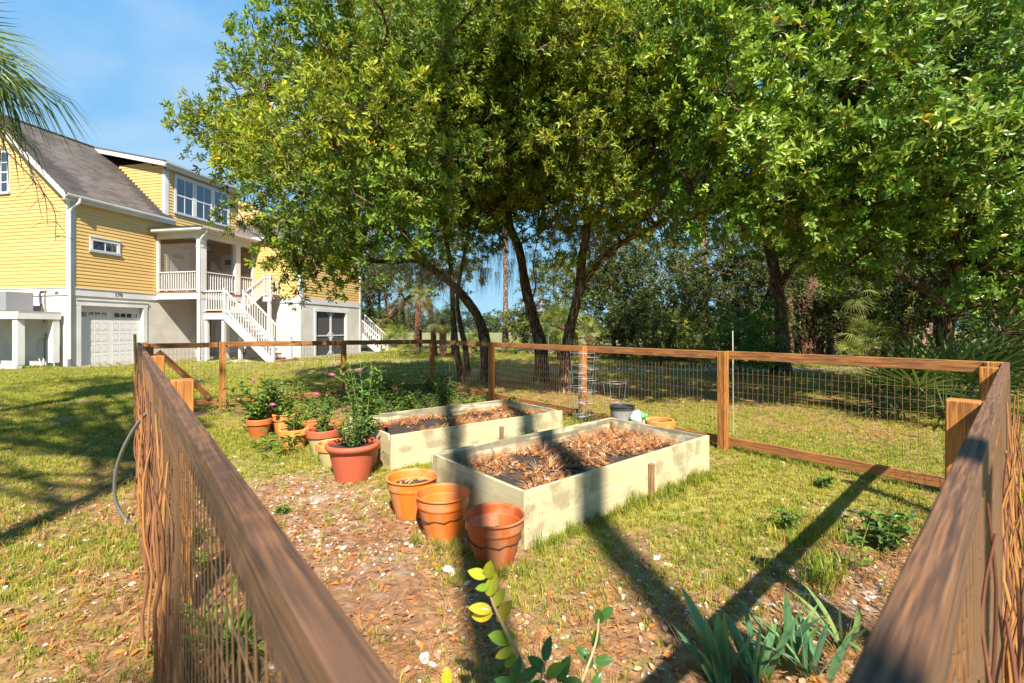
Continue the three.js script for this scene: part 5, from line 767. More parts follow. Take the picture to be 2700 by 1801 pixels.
// ---------------------------------------------------------------- fan palms
function fan(n, spread, L, w, droop, petiole, split = 0.35, ragged = 0.1) {
  const A = { P: [], I: [], C: [] };
  const v = (x, y, z, c) => { A.P.push(x, y, z); A.C.push(c, c, c); };
  { const k = 0, pw = 0.018; v(-pw, 0, 0, 1.1); v(pw, 0, 0, 1.1); v(0, 0, -pw, 1.1); v(-pw * 0.6, petiole, 0.02, 1.1); v(pw * 0.6, petiole, 0.02, 1.1); v(0, petiole, -pw * 0.6, 1.1); A.I.push(0, 1, 3, 1, 4, 3, 1, 2, 4, 2, 5, 4, 2, 0, 5, 0, 3, 5); }
  for (let i = 0; i < n; i++) {
    const t = (i + 0.5) / n * 2 - 1, a = t * spread / 2 + rr(-0.02, 0.02), l = L * (1 - 0.28 * t * t) * rr(1 - ragged, 1), dx = Math.sin(a), dy = Math.cos(a), da = spread / n / 2 * 1.02, c = rr(0.8, 1.15), k = A.P.length / 3;
    const at2 = (r, off, z) => v(Math.sin(a + off) * r, petiole + Math.cos(a + off) * r, z, c);
    const r1 = L * split, zf = 0.02 * L * (i % 2 ? 1 : -1), dr = droop * rr(0.6, 1.3);
    v(0, petiole, 0.01, c); at2(r1, -da, zf * 0.5); at2(r1, da, zf * 0.5); const m = r1 + (l - r1) * 0.5, wm = w * 0.5 / m;
    at2(m, -wm, -dr * 0.22 * L); at2(m, wm, -dr * 0.22 * L); v(dx * l * (1 - 0.12 * dr), petiole + dy * l * (1 - 0.12 * dr), -dr * 0.75 * L, c);
    A.I.push(k, k + 1, k + 2, k + 1, k + 3, k + 2, k + 2, k + 3, k + 4, k + 3, k + 5, k + 4);
  }
  return facets(A.P, A.I, A.C);
}
R = rng(501);
const fanG = [fan(26, 4.3, 1, 0.03, 0.35, 0.7, 0.2), fan(24, 4.0, 1, 0.03, 0.6, 0.75, 0.22), fan(28, 4.6, 1, 0.026, 0.25, 0.65, 0.18)], fanDead = [fan(20, 3.0, 1, 0.03, 1.0, 0.6, 0.2, 0.35), fan(18, 2.4, 1, 0.03, 0.8, 0.6, 0.2, 0.35)], sawG = [fan(18, 3.9, 1, 0.04, 0.12, 0.8, 0.22), fan(20, 4.3, 1, 0.04, 0.2, 0.75, 0.22)];
const tint = (r, g, b, o = {}) => leafMat({ color: rgb(r, g, b), clearcoat: 0.3, ...o });
const fanM = [tint(0.20, 0.26, 0.035), tint(0.28, 0.32, 0.05), tint(0.36, 0.37, 0.07), tint(0.14, 0.21, 0.035)], fanDry = [tint(0.40, 0.27, 0.14, { clearcoat: 0 }), tint(0.50, 0.39, 0.25, { clearcoat: 0 }), tint(0.24, 0.13, 0.07, { clearcoat: 0 })], sawM = [tint(0.045, 0.085, 0.022), tint(0.075, 0.13, 0.026), tint(0.12, 0.175, 0.03)];
function frondOn(o, g, m, p, az, el, size, name = 'frond', roll = 0) {   // el: angle of the leaf stalk above level
  const f = part(o, name, g, m, p); const d = V(Math.cos(az) * Math.cos(el), Math.sin(el), Math.sin(az) * Math.cos(el)), up = V(-Math.cos(az) * Math.sin(el), Math.cos(el), -Math.sin(az) * Math.sin(el)), x = V().crossVectors(d, up); const mm = new THREE.Matrix4().makeBasis(x, d, up); f.quaternion.setFromRotationMatrix(mm); if (roll) f.rotateY(roll); f.scale.setScalar(size); return f;
}
function palm(x, Z, h, label, o = {}) {
  R = rng(o.seed || Math.floor(x * 100 + Z * 7)); const t = thing(o.name || 'cabbage_palm', label, 'palm', V(x, groundY(x, -Z) - 0.02, -Z), 0, o.group || 'palms at the edge of the yard'); const r = o.r || 0.16, lean = o.lean || [0, 0], s = o.size || 0.85;
  const top = V(lean[0], h, lean[1]);
  if (h > 0.3) { const pts = [V(0, -0.1, 0), V(lean[0] * 0.15, h * 0.33, lean[1] * 0.15), V(lean[0] * 0.5, h * 0.7, lean[1] * 0.5), top]; const c = curve(pts, 16); part(t, 'trunk', tube(c, c.map((_, i) => r * (1 + 0.25 * Math.exp(-i * 0.8)) * (1 - 0.12 * i / 16)), 12, 0.18), M.palmBark);
    if (o.boots) { const bm = [plain(0.22, 0.145, 0.09, 0.9), plain(0.32, 0.23, 0.15, 0.9), plain(0.13, 0.08, 0.05, 0.9)], bg = merge([pbox(-0.045, 0.045, 0, 0.24, -0.01, 0.012), pbox(-0.03, 0.03, 0.24, 0.33, -0.008, 0.008)]); for (let y = 0.1, k = 0; y < h - 0.05; y += 0.055, k++) { const a = k * 2.4, m = part(t, 'leaf_boot', bg, bm[k % 3], V(Math.cos(a) * r * 0.98 + lean[0] * y / h, y, Math.sin(a) * r * 0.98 + lean[1] * y / h)); m.rotation.order = 'YXZ'; m.rotation.set(0.42, Math.PI / 2 - a, 0); } } }
  const n = o.fronds ?? 16; for (let k = 0; k < n; k++) { const el = lerp(1.3, -0.55, (k + 0.5) / n) + rr(-0.15, 0.15); frondOn(t, pick(o.geo || fanG), pick(o.mats || fanM), top.clone().add(V(0, -0.1 * k / n, 0)), k * 2.4 + rr(-0.3, 0.3), el, s * rr(0.8, 1.1), 'frond', rr(-0.3, 0.3)); }
  const dn = o.dead ?? 6; for (let k = 0; k < dn; k++) frondOn(t, pick(fanDead), pick(fanDry), top.clone().add(V(0, -0.12, 0)), k * 2.4 + 1 + rr(-0.4, 0.4), rr(-1.35, -0.75), s * rr(0.7, 1), 'dead_frond', rr(-0.4, 0.4));
  return t;
}
const pg = (px, Z) => [(px - CX) / FPX * Z, Z];
// the palm at the left edge, its fronds hanging into the picture
{ const p = [-8.15, 6.3]; const t = palm(p[0], p[1], 4.95, 'cabbage palm at the left edge with drooping green and brown fronds', { seed: 511, fronds: 18, dead: 34, mats: [fanM[3], fanM[0], sawM[1]], size: 1.05, r: 0.17, geo: [fan(34, 4.4, 1, 0.024, 0.9, 0.7, 0.28, 0.2), fan(32, 4.0, 1, 0.022, 1.1, 0.75, 0.25, 0.2)], group: 'palms near the garden' });
  R = rng(512); const bm = plain(0.055, 0.04, 0.03, 0.9); const st = sub(t, 'flower_stalk'); const org = V(0.35, 4.5, 0.1);
  for (let k = 0; k < 3; k++) { const main = curve([org, V(1.1 + 0.12 * k, 4.2 - 0.2 * k, 0.05 + k * 0.1), V(1.6 + 0.15 * k, 3.5 - 0.25 * k, 0.1), V(1.75 + 0.1 * k, 2.95 - 0.2 * k, 0.12)], 20); part(st, 'stalk', tube(main, main.map((_, i) => 0.012 * (1 - 0.75 * i / 20)), 5), bm); for (let j = 0; j < 8; j++) { const b = main[6 + Math.floor(R() * 14)], d = V(rr(-0.2, 0.3), rr(-0.35, -0.05), rr(-0.2, 0.2)); part(st, 'stalk_branch', tube(curve([b, b.clone().addScaledVector(d, 0.5).add(rdir().multiplyScalar(0.04)), b.clone().add(d)], 6), [0.005, 0.0045, 0.004, 0.0035, 0.003, 0.0025, 0.002], 4), bm); } } }
// background palms and palmettos
const bgPalms = [
  [1098, 25, 3.3, { size: 0.55, r: 0.14, fronds: 10, dead: 10, lean: [0.2, 0] }, 'slim palm with a dark trunk left of the pale leaning palm'], [1107, 27, 3.0, { size: 0.55, r: 0.13, fronds: 9, dead: 8 }, 'second slim dark palm standing close behind the first'], [1146, 23, 3.1, { size: 0.6, r: 0.14, fronds: 12, dead: 9, lean: [-0.35, 0] }, 'palm with a leaning pinkish trunk behind the fence corner'], [1168, 22, 1.9, { size: 0.66, r: 0.17, fronds: 18, dead: 10 }, 'short sunlit palm with a grey skirt behind the corner post'], [1197, 23, 2.4, { size: 0.6, r: 0.16, fronds: 14, dead: 10 }, 'palm with a shaggy skirt just left of the twin trunks'], [1250, 21, 0.6, { size: 0.75, fronds: 20, dead: 5 }, 'low yellow-green palmetto between the twin trunks and leaning oak'],
  [1478, 19.5, 1.6, { size: 0.9, r: 0.18, fronds: 20, dead: 12 }, 'palm with broad pale fronds behind the forked oak'], [1555, 20, 1.1, { size: 0.75, fronds: 14, dead: 12 }, 'dry-skirted palm right of the forked oak'], [1640, 21, 0.5, { size: 0.8, fronds: 14, dead: 5 }, 'low green palmetto in the shade right of the forked oak'], [1795, 19.5, 1.15, { size: 0.95, r: 0.2, fronds: 34, dead: 12 }, 'sunlit fan palm with a pale dead skirt behind the back fence'], [1868, 20.5, 0.9, { size: 0.7, fronds: 16, dead: 14 }, 'smaller palm with hanging dead leaves beside the sunlit one'], [1985, 18, 0.3, { size: 0.7, fronds: 16, dead: 2, mats: sawM }, 'dark green palmetto in shade below the oaks'],
  [2130, 20, 4.6, { size: 0.9, r: 0.3, fronds: 16, dead: 14, boots: 1 }, 'thick palm trunk covered in criss-cross leaf boots'], [2070, 20.5, 4.8, { size: 0.9, r: 0.35, fronds: 12, dead: 8 }, 'stout reddish palm trunk left of the booted palm'], [2290, 17.5, 1.0, { size: 0.8, fronds: 26, dead: 10 }, 'bushy yellow-green palm behind the back fence on the right'], [2370, 18, 1.7, { size: 0.9, fronds: 26, dead: 8 }, 'taller bushy palm beneath the two pine trunks'], [2245, 17, 0.4, { size: 0.6, fronds: 14, dead: 3 }, 'low palmetto with a pale round fan right of the pines'], [2640, 11, 1.0, { size: 0.8, fronds: 16, dead: 6, mats: sawM }, 'dark palm at the right edge beyond the fence'], [2250, 18.5, 3.0, { size: 0.85, fronds: 16, dead: 16, r: 0.17 }, 'palm with a drooping brown skirt above the bushy palms'],
  [1045, 26, 0.7, { size: 0.85, fronds: 22, dead: 3 }, 'bright palmetto beside the far white stair'], [1018, 30, 2.0, { size: 0.8, fronds: 18, dead: 3 }, 'upright palm above the far white stair rail'], [1075, 24, 0.3, { size: 0.5, fronds: 12, dead: 2 }, 'small palmetto at the lawn edge near the slim palms'], [1350, 24, 0.3, { size: 0.6, fronds: 12, dead: 2 }, 'low palmetto left of the middle oak trunk'],
];
for (const [px, Z, h, o, l] of bgPalms) { const p = pg(px, Z); palm(p[0], p[1], h, l, o); }
// the dark saw palmettos just outside the fence on the right
for (const [px, Z, s, n, l, dead] of [[2490, 6.6, 0.85, 22, 'large dark saw palmetto just outside the right corner of the fence', 3], [2380, 6.9, 0.7, 14, 'saw palmetto with a hanging brown frond outside the back fence', 3], [2610, 7.2, 0.85, 16, 'saw palmetto at the right edge behind the fence corner', 2]]) { const p = pg(px, Z); palm(p[0], p[1], 0.16, l, { name: 'saw_palmetto', fronds: n, dead, size: s, geo: sawG, mats: sawM, seed: px, group: 'saw palmettos by the fence' }); }

// ---------------------------------------------------------------- pines and background trees
function pineTrunk(px, Z, h, r, label, lean = 0) { const [x] = pg(px, Z); R = rng(px); const t = thing('pine_tree', label, 'tree', V(x, groundY(x, -Z) - 0.05, -Z), 0, 'pine trunks in the wood'); const f = flare([V(0, 0, 0), V(lean * 0.1, h * 0.25, 0), V(lean * 0.4, h * 0.6, 0), V(lean, h, 0)], r, r * 0.55); part(t, 'trunk', f[0], M.pineBark); const cl = []; for (let k = 0; k < 7; k++) { const a = k * 2.4; cl.push({ c: V(lean + Math.cos(a) * rr(0.6, 1.8), h - rr(-0.6, 2.2), Math.sin(a) * rr(0.6, 1.8)), r: rr(0.6, 0.9) }); } part(t, 'branch', twigs(f[1].slice(14), cl), M.pineBark); crown(t, cl, oakS, M.leaf, darkPal, 40, { size: 1.5 }); }
for (const [px, Z, h, r, l, le] of [[2160, 22, 11, 0.16, 'pale pine trunk just right of the booted palm', 0.3], [2190, 24, 12, 0.16, 'second pale pine trunk right of the booted palm', 0], [2215, 27, 12, 0.14, 'thin pine trunk, third right of the booted palm', 0], [2393, 20, 13, 0.2, 'grey pine trunk left of the pair above the bushy palms', -0.2], [2442, 20.5, 13, 0.22, 'grey pine trunk right of the pair above the bushy palms', 0.3], [2474, 22, 12, 0.2, 'dark pine trunk behind the glossy oak limb', 0.2], [2102, 26, 12, 0.14, 'slim pine trunk between the stout palm and booted palm', 0], [2665, 15, 12, 0.15, 'slim pine trunk at the right edge', 0.2], [1860, 22, 13, 0.19, 'pine trunk rising behind the sunlit fan palm', -0.3], [1333, 26, 12, 0.17, 'pale straight pine trunk between the leaning and middle oaks', 0], [978, 34, 13, 0.22, 'reddish pine trunk behind the far white stair', 0]]) pineTrunk(px, Z, h, r, l, le);
function bush(px, Z, r, h, label, pal, per = 26, size = 2.0, name = 'evergreen_shrub', trunk = 0.5) {
  const [x] = pg(px, Z); R = rng(px * 3 + Math.round(Z)); const t = thing(name, label, name === 'evergreen_shrub' ? 'shrub' : 'tree', V(x, groundY(x, -Z) - 0.03, -Z), 0, name === 'evergreen_shrub' ? 'shrubs along the wood edge' : 'trees of the background wood'); const cl = [], n = Math.round(10 + r * 8);
  for (let k = 0; k < n; k++) { const a = R() * 6.283, q = Math.sqrt(R()) * r, y = trunk + (h - trunk) * Math.pow(R(), 0.8) * (1 - 0.35 * q / r); cl.push({ c: V(Math.cos(a) * q, y, Math.sin(a) * q), r: rr(0.45, 0.8) * Math.min(1.6, 0.5 + r * 0.35) }); }
  const f = flare([V(0, -0.05, 0), V(rr(-0.1, 0.1), h * 0.3, rr(-0.1, 0.1)), V(rr(-0.2, 0.2), h * 0.7, rr(-0.2, 0.2))], 0.03 + h * 0.016, 0.02); part(t, 'trunk', f[0], M.bark); part(t, 'branch', twigs(f[1].slice(6), cl, 0.03), M.bark); crown(t, cl, oakS, M.leaf, pal, per, { size }); return t;
}
const sunPal = [rgb(0.13, 0.17, 0.02), rgb(0.19, 0.21, 0.03), rgb(0.09, 0.14, 0.02)];
for (const [px, Z, r, h, l, pal] of [[1620, 21, 2.0, 5.6, 'dark evergreen tree right of the forked oak', darkPal], [1700, 20, 1.8, 4.2, 'dark evergreen shrub mass below the oak limb', darkPal], [1745, 17.5, 0.9, 1.9, 'low yellowish shrub left of the sunlit fan palm', sunPal], [1930, 20, 2.3, 6.0, 'dark evergreen behind the garden cane', darkPal], [1945, 14.0, 1.0, 1.9, 'dark leafy shrub with broad leaves behind the centre post', glossPal.slice(0, 3)], [2030, 21, 2.3, 6.5, 'dark evergreen behind the stout palm', darkPal], [2230, 22, 2.5, 6.0, 'evergreen behind the three pine trunks', sunPal], [2330, 19, 2.3, 5.4, 'evergreen behind the bushy palms', darkPal], [2520, 17, 2.2, 5.5, 'evergreen behind the glossy oak trunk', darkPal], [2640, 15, 2.2, 5.5, 'evergreen at the right edge of the wood', sunPal], [2780, 14, 2.4, 6, 'evergreen past the right edge of the fence', darkPal], [1385, 25, 1.3, 2.6, 'light green shrub left of the gazebo', sunPal], [1520, 24, 2.4, 6, 'evergreen behind the forked oak', sunPal], [1000, 36, 3.2, 9, 'grey-green oak behind the far stair', darkPal], [925, 33, 2.5, 9, 'evergreen rising behind the house wing', darkPal]]) bush(px, Z, r, h, l, pal, 26, 2.0, h > 4.5 ? 'evergreen_tree' : 'evergreen_shrub', h > 4.5 ? 1.0 : 0.25);
// an old oak limb over the marsh
{ R = rng(531); const t = thing('marsh_oak', 'old oak with a slanting bare limb over the marsh by the far stair', 'tree'); const f = flare([at(1004, 890, 30), at(1010, 850, 30), at(1030, 832, 29.5), at(1062, 800, 29), at(1085, 780, 29), at(1120, 735, 28.5), at(1150, 690, 28)], 0.28, 0.1), g2 = limb([at(1030, 832, 29.5), at(1022, 800, 30), at(1010, 760, 30), at(990, 720, 30)], 0.16, 0.07); part(t, 'trunk', merge([f[0], g2[0]]), M.bark); const cl = []; for (let k = 0; k < 34; k++) cl.push({ c: at(rr(975, 1250), rr(640, 770), rr(27, 31)), r: rr(0.7, 1.2) }); part(t, 'branch', twigs([...f[1].slice(8), ...g2[1].slice(4)], cl, 0.05), M.bark); crown(t, cl, oakS, M.leaf, darkPal, 18, { size: 2.4 }); const ms = []; for (let k = 0; k < 24; k++) ms.push([at(rr(1040, 1130), rr(735, 800), rr(28, 30)), rr(1.6, 2.6)]); moss(t, ms, 532); }
// the far wood across the marsh and the dense wood behind the yard on the right
{ R = rng(541); const mats = [], cols = []; for (let k = 0; k < 2600; k++) { const a = rr(-0.9, 0.75), d = rr(150, 190), x = Math.sin(a) * d, Z = Math.cos(a) * d; mats.push(mat4(V(x, rr(-0.5, 5.5), -Z), quatTo(rdir(), R() * 6), rr(9, 16))); cols.push(rgb(0.05, 0.085, 0.03).multiplyScalar(rr(0.7, 1.3))); } const o = thing('far_woods', 'distant dark line of trees across the marsh', 'woods'); o.userData.kind = 'stuff'; inst(o, 'far_trees', oakS[2], M.leaf, mats, cols); }
{ R = rng(542); const mats = [], cols = []; for (let k = 0; k < 6000; k++) { const px = rr(1560, 3200), Z = rr(20, 34), x = (px - CX) / FPX * Z; const y = 0.2 + 8.5 * Math.pow(R(), 0.9); if (fbm(x * 0.35 + 9, y * 0.4 + Z * 0.3, 77, 3) < 0.44) continue; mats.push(mat4(V(x, y, -Z), quatTo(rdir().add(V(0, 0.4, 0)), R() * 6), rr(2, 3.4))); cols.push(pick([...darkPal, ...sunPal]).clone().multiplyScalar(rr(0.7, 1.2))); } const o = thing('back_woods', 'dense evergreen undergrowth of the wood behind the yard', 'woods'); o.userData.kind = 'stuff'; inst(o, 'undergrowth', oakS[0], M.leaf, mats, cols); }
// gazebo behind the middle oak
{ const [x, Z] = pg(1432, 27); const o = thing('gazebo', 'small white gazebo behind the middle oak trunk', 'gazebo', V(x, -0.1, -Z), 0.35); const r = 1.5; for (let k = 0; k < 6; k++) { const a = k / 6 * 6.2832; part(o, 'post', pbox(-0.06, 0.06, 0, 2.15, -0.06, 0.06, 1), M.white, V(Math.cos(a) * r, 0.15, Math.sin(a) * r)); if (k !== 1) { const b = (k + 1) / 6 * 6.2832, A = V(Math.cos(a) * r, 0, Math.sin(a) * r), B = V(Math.cos(b) * r, 0, Math.sin(b) * r); part(o, 'rail', beam(A.clone().setY(1.0), B.clone().setY(1.0), 0.06, 0.05), M.white); for (let j = 1; j < 11; j++) part(o, 'baluster', pbox(-0.018, 0.018, 0.2, 0.98, -0.018, 0.018, 1), M.white, A.clone().lerp(B, j / 11)); } } part(o, 'floor', uvBox(new THREE.CylinderGeometry(r + 0.15, r + 0.15, 0.2, 6).rotateY(0.5236).translate(0, 0.06, 0)), M.white); part(o, 'roof', uvBox(new THREE.ConeGeometry(r + 0.5, 0.95, 6).rotateY(0.5236).translate(0, 2.78, 0)), plain(0.30, 0.28, 0.26, 0.9)); part(o, 'fascia', uvBox(new THREE.CylinderGeometry(r + 0.3, r + 0.3, 0.14, 6, 1, true).rotateY(0.5236).translate(0, 2.28, 0)), M.white); }
// ---------------------------------------------------------------- flowers and garden plants
R = rng(601);
const ovate = (L, w, curl = 0.22) => { const A = { P: [], I: [], C: [] }; leafInto(A, V(0, 0, 0), V(1, 0.15, 0), V(0, 1, 0), L, w, [1, 1, 1], 0.35, curl); return facets(A.P, A.I, A.C); };
const fineLeaf = (w, curl) => { const A = { P: [], I: [], C: [] }, n = 12, m = 4; for (let i = 0; i <= n; i++) for (let j = -m; j <= m; j++) { const t = i / n, ww = w * 0.5 * Math.pow(Math.sin(Math.PI * Math.pow(t, 0.85)), 0.75) * (t > 0.85 ? 1 - (t - 0.85) * 1.5 : 1), s = j / m; A.P.push(t, 0.16 * Math.abs(s) * ww * 1.4 - curl * t * t + 0.012 * Math.sin(t * 22) * Math.abs(s) * s * s, s * ww); const c = j === 0 ? 1.12 : 1; A.C.push(c, c, c); } for (let i = 0; i < n; i++) for (let j = 0; j < 2 * m; j++) { const o = i * (2 * m + 1) + j; A.I.push(o, o + 1, o + 2 * m + 1, o + 1, o + 2 * m + 2, o + 2 * m + 1); } return facets(A.P, A.I, A.C); };
const ovG = [ovate(1, 0.46), ovate(1, 0.40, 0.35), ovate(1, 0.52, 0.1)];
const herbM = [tint(0.10, 0.20, 0.02), tint(0.15, 0.26, 0.025), tint(0.075, 0.16, 0.02), tint(0.20, 0.29, 0.035)], shrubM = [tint(0.045, 0.13, 0.022, { clearcoat: 0.5 }), tint(0.07, 0.175, 0.03, { clearcoat: 0.5 }), tint(0.17, 0.27, 0.03, { clearcoat: 0.4 })], camM = [tint(0.42, 0.45, 0.02, { clearcoat: 0.8, clearcoatRoughness: 0.2 }), tint(0.52, 0.42, 0.02, { clearcoat: 0.8, clearcoatRoughness: 0.2 }), tint(0.20, 0.34, 0.02, { clearcoat: 0.8, clearcoatRoughness: 0.2 }), tint(0.05, 0.14, 0.02, { clearcoat: 0.8, clearcoatRoughness: 0.2 })];
const stemM = plain(0.13, 0.17, 0.04, 0.8), woodyM = plain(0.40, 0.27, 0.14, 0.85);
function leafOn(o, g, m, p, az, el, L, roll = 0) { const f = part(o, 'leaf', g, m, p); f.rotation.order = 'YZX'; f.rotation.set(roll, -az, el); f.scale.setScalar(L); return f; }
const petal = (() => { const A = { P: [], I: [], C: [] }; for (let r = 0; r < 2; r++) for (let k = 0; k < 13; k++) { const a = (k + r * 0.5) / 13 * 6.2832; leafInto(A, V(Math.cos(a) * 0.15, r * 0.06, Math.sin(a) * 0.15), V(Math.cos(a), 0.12 + r * 0.2, Math.sin(a)), V(0, 1, 0), r ? 0.62 : 0.85, 0.34, [rr(0.85, 1.15), 1, rr(0.9, 1.1)], -0.1, 0.1); } return facets(A.P, A.I, A.C); })(), disc = lathe([[0.24, 0], [0.22, 0.1], [0.12, 0.18], [0, 0.2]], 10);
const petM = { pink: tint(0.62, 0.10, 0.24, { clearcoat: 0 }), magenta: tint(0.60, 0.07, 0.32, { clearcoat: 0 }), orange: tint(0.72, 0.28, 0.03, { clearcoat: 0 }), red: tint(0.55, 0.03, 0.03, { clearcoat: 0 }), pale: tint(0.60, 0.36, 0.40, { clearcoat: 0 }) }, discM = [plain(0.45, 0.12, 0.03, 0.9), plain(0.55, 0.34, 0.03, 0.9)];
function flowerPlant(x, y, Z, label, o) {
  R = rng(o.seed); const t = thing(o.name || 'zinnia', label, o.cat || 'plant', V(x, y, -Z), 0, o.group || 'potted zinnias');
  for (let k = 0; k < o.stems; k++) {
    const a = k * 2.4 + rr(-0.3, 0.3), h = o.h * rr(0.65, 1), sp = o.spread * rr(0.3, 1), pts = curve([V(Math.cos(a) * 0.03, 0, Math.sin(a) * 0.03), V(Math.cos(a) * sp * 0.5, h * 0.5, Math.sin(a) * sp * 0.5), V(Math.cos(a) * sp, h, Math.sin(a) * sp)], 10);
    part(t, 'stem', tube(pts, pts.map((_, i) => 0.005 * (1 - 0.5 * i / 10)), 5), stemM);
    for (let i = 1; i <= 10; i += 1) for (const s of [0, 1]) { if (R() < (o.skip ?? 0.12)) continue; const az = i * 1.57 + s * Math.PI + a; leafOn(t, pick(ovG), pick(o.mats || herbM), pts[i], az, rr(-0.1, 0.6), o.leaf * rr(0.7, 1.15) * (1 - 0.025 * i), rr(-0.3, 0.3)); }
  }
  for (const [fx, fy, fz, c, r] of o.flowers || []) { const p = V(fx - x, fy - y, -fz + Z), b = V(clamp(p.x, -o.spread, o.spread) * 0.5, Math.min(o.h * 0.55, p.y * 0.7), clamp(p.z, -0.1, 0.1)); const fl = sub(t, 'flower'); part(fl, 'flower_stem', tube(curve([b, b.clone().lerp(p, 0.6).add(V(rr(-0.02, 0.02), 0.02, 0)), p], 8), 0.0032, 5), stemM); const m = part(fl, 'petals', petal, petM[c], p); m.scale.setScalar(r); m.rotation.set(rr(-0.1, 0.5), R() * 6, rr(-0.4, 0.4)); const d = part(fl, 'flower_centre', disc, pick(discM), p); d.scale.setScalar(r); d.rotation.copy(m.rotation); }
  return t;
}
const fl = (zx, zy, Z, c, r = 0.034) => { const p = at(600 + zx / 2.56, 950 + zy / 2.56, Z); return [p.x, p.y, -p.z, c, r]; };
flowerPlant(-3.10, 0.20, 5.58, 'bushy zinnia with bright magenta blooms, leftmost in the pots', { seed: 611, stems: 15, h: 0.52, spread: 0.34, leaf: 0.11, flowers: [fl(72, 262, 5.4, 'magenta', 0.042), fl(175, 130, 5.6, 'magenta', 0.04), fl(262, 160, 5.6, 'pink', 0.03), fl(300, 185, 5.5, 'magenta', 0.04), fl(305, 298, 5.4, 'magenta', 0.036), fl(222, 87, 5.9, 'orange', 0.036)] });
flowerPlant(-2.86, 0.22, 5.72, 'yellow-green zinnia with orange blooms in the sunlit terracotta pot', { seed: 612, stems: 11, h: 0.46, spread: 0.24, leaf: 0.095, mats: [herbM[1], herbM[3], herbM[0]], flowers: [fl(415, 160, 5.9, 'orange', 0.034), fl(445, 185, 5.8, 'orange', 0.032), fl(370, 210, 5.8, 'pale', 0.026)] });
flowerPlant(-2.41, 0.18, 5.03, 'sparse leafy plant in the mottled terracotta pot', { seed: 613, stems: 6, h: 0.38, spread: 0.2, leaf: 0.075, flowers: [fl(603, 227, 5.2, 'magenta', 0.03)] });
flowerPlant(-2.02, 0.2, 4.86, 'leafy zinnia in the brown-rimmed cream pot', { seed: 614, stems: 7, h: 0.42, spread: 0.18, leaf: 0.08, mats: shrubM });
flowerPlant(-3.08, 0.24, 5.95, 'leafy zinnia at the back of the pots', { seed: 615, stems: 7, h: 0.5, spread: 0.2, leaf: 0.07 });
flowerPlant(-1.42, 0.27, 4.06, 'tall leafy shrub with small dark leaves in the large terracotta pot', { seed: 616, name: 'potted_shrub', group: 'potted plants', stems: 15, h: 0.36, spread: 0.24, leaf: 0.055, mats: shrubM, skip: 0.1 });
flowerPlant(-1.40, 0.24, 4.30, 'tall upright zinnia behind the large pot with magenta blooms', { seed: 617, stems: 14, h: 0.78, spread: 0.23, leaf: 0.105, mats: [herbM[0], herbM[1], shrubM[1], shrubM[2]], flowers: [fl(706, 97, 4.4, 'magenta', 0.04), fl(733, 33, 4.5, 'magenta', 0.034), fl(825, 67, 4.4, 'magenta', 0.036), fl(890, 62, 4.4, 'magenta', 0.034), fl(970, 5, 4.5, 'pink', 0.034), fl(795, 140, 4.3, 'pale', 0.03)] });
pot([-1.40, 4.36], 'hidden terracotta pot behind the large pot holding the tall zinnia', 0.13, 0.25, 0.09, 'terra', terraDark, 0.8);
// weeds and flowers in the back corner of the garden
{ R = rng(621); const spots = [[1090, 1060, 0.35, 'leafy weed clump in the shaded back corner, left'], [1140, 1045, 0.5, 'tall leafy weed in the back corner beside the corner post'], [1175, 1062, 0.55, 'tall red-flowered plant right of the corner post'], [1040, 1075, 0.3, 'low weed clump behind the second bed'], [1010, 1050, 0.38, 'weed clump behind the tall zinnia'], [1075, 1085, 0.25, 'low bright weeds along the second bed'], [1240, 1075, 0.22, 'small weed near the fence behind the second bed'], [970, 1060, 0.32, 'weed clump between zinnia and back fence']];
  spots.forEach(([px, py, h, l], i) => { const p = gnd(px, py); flowerPlant(p.x, groundY(p.x, p.z), -p.z, l, { seed: 630 + i, name: 'weed', group: 'weeds in the back corner', stems: 8, h, spread: 0.28, leaf: 0.11, flowers: i === 2 ? [[p.x - 0.25, 0.72, -p.z, 'red', 0.035], [p.x + 0.05, 0.75, -p.z + 0.1, 'red', 0.03]] : [] }); }); }
{ R = rng(640); const mats = [], cols = []; const g = (() => { const A = { P: [], I: [], C: [] }; for (let k = 0; k < 12; k++) { const a = k * 2.4; leafInto(A, V(Math.cos(a) * 0.01, 0.02 + 0.012 * k, Math.sin(a) * 0.01), V(Math.cos(a), 0.5, Math.sin(a)), V(0, 1, 0), rr(0.05, 0.09), 0.036, [1, 1, 1].map(() => rr(0.85, 1.1)), 0.3, 0.3); } return facets(A.P, A.I, A.C); })(); for (let k = 0; k < 1500; k++) { const x = rr(-4.6, 1.2), Z = rr(4.5, 9.8); if (!inGarden(x, Z) || inBed(BED2, x, Z, 0.1) || inBed(BED1, x, Z, 0.1)) continue; const w = Math.max(blob(x, Z, -2.0, 7.9, 1.3), 0.12); if (R() > w * 0.75) continue; mats.push(mat4(V(x, groundY(x, -Z), -Z), new THREE.Quaternion().setFromAxisAngle(qUp, R() * 6), rr(0.6, 1.5))); cols.push(pick([rgb(0.09, 0.18, 0.02), rgb(0.16, 0.24, 0.03), rgb(0.06, 0.13, 0.02)])); } const o = thing('ground_cover', 'low leafy weeds covering the back corner of the garden', 'ground cover'); o.userData.kind = 'stuff'; inst(o, 'weed_rosettes', g, M.leaf, mats, cols); console.log('cover', mats.length); }
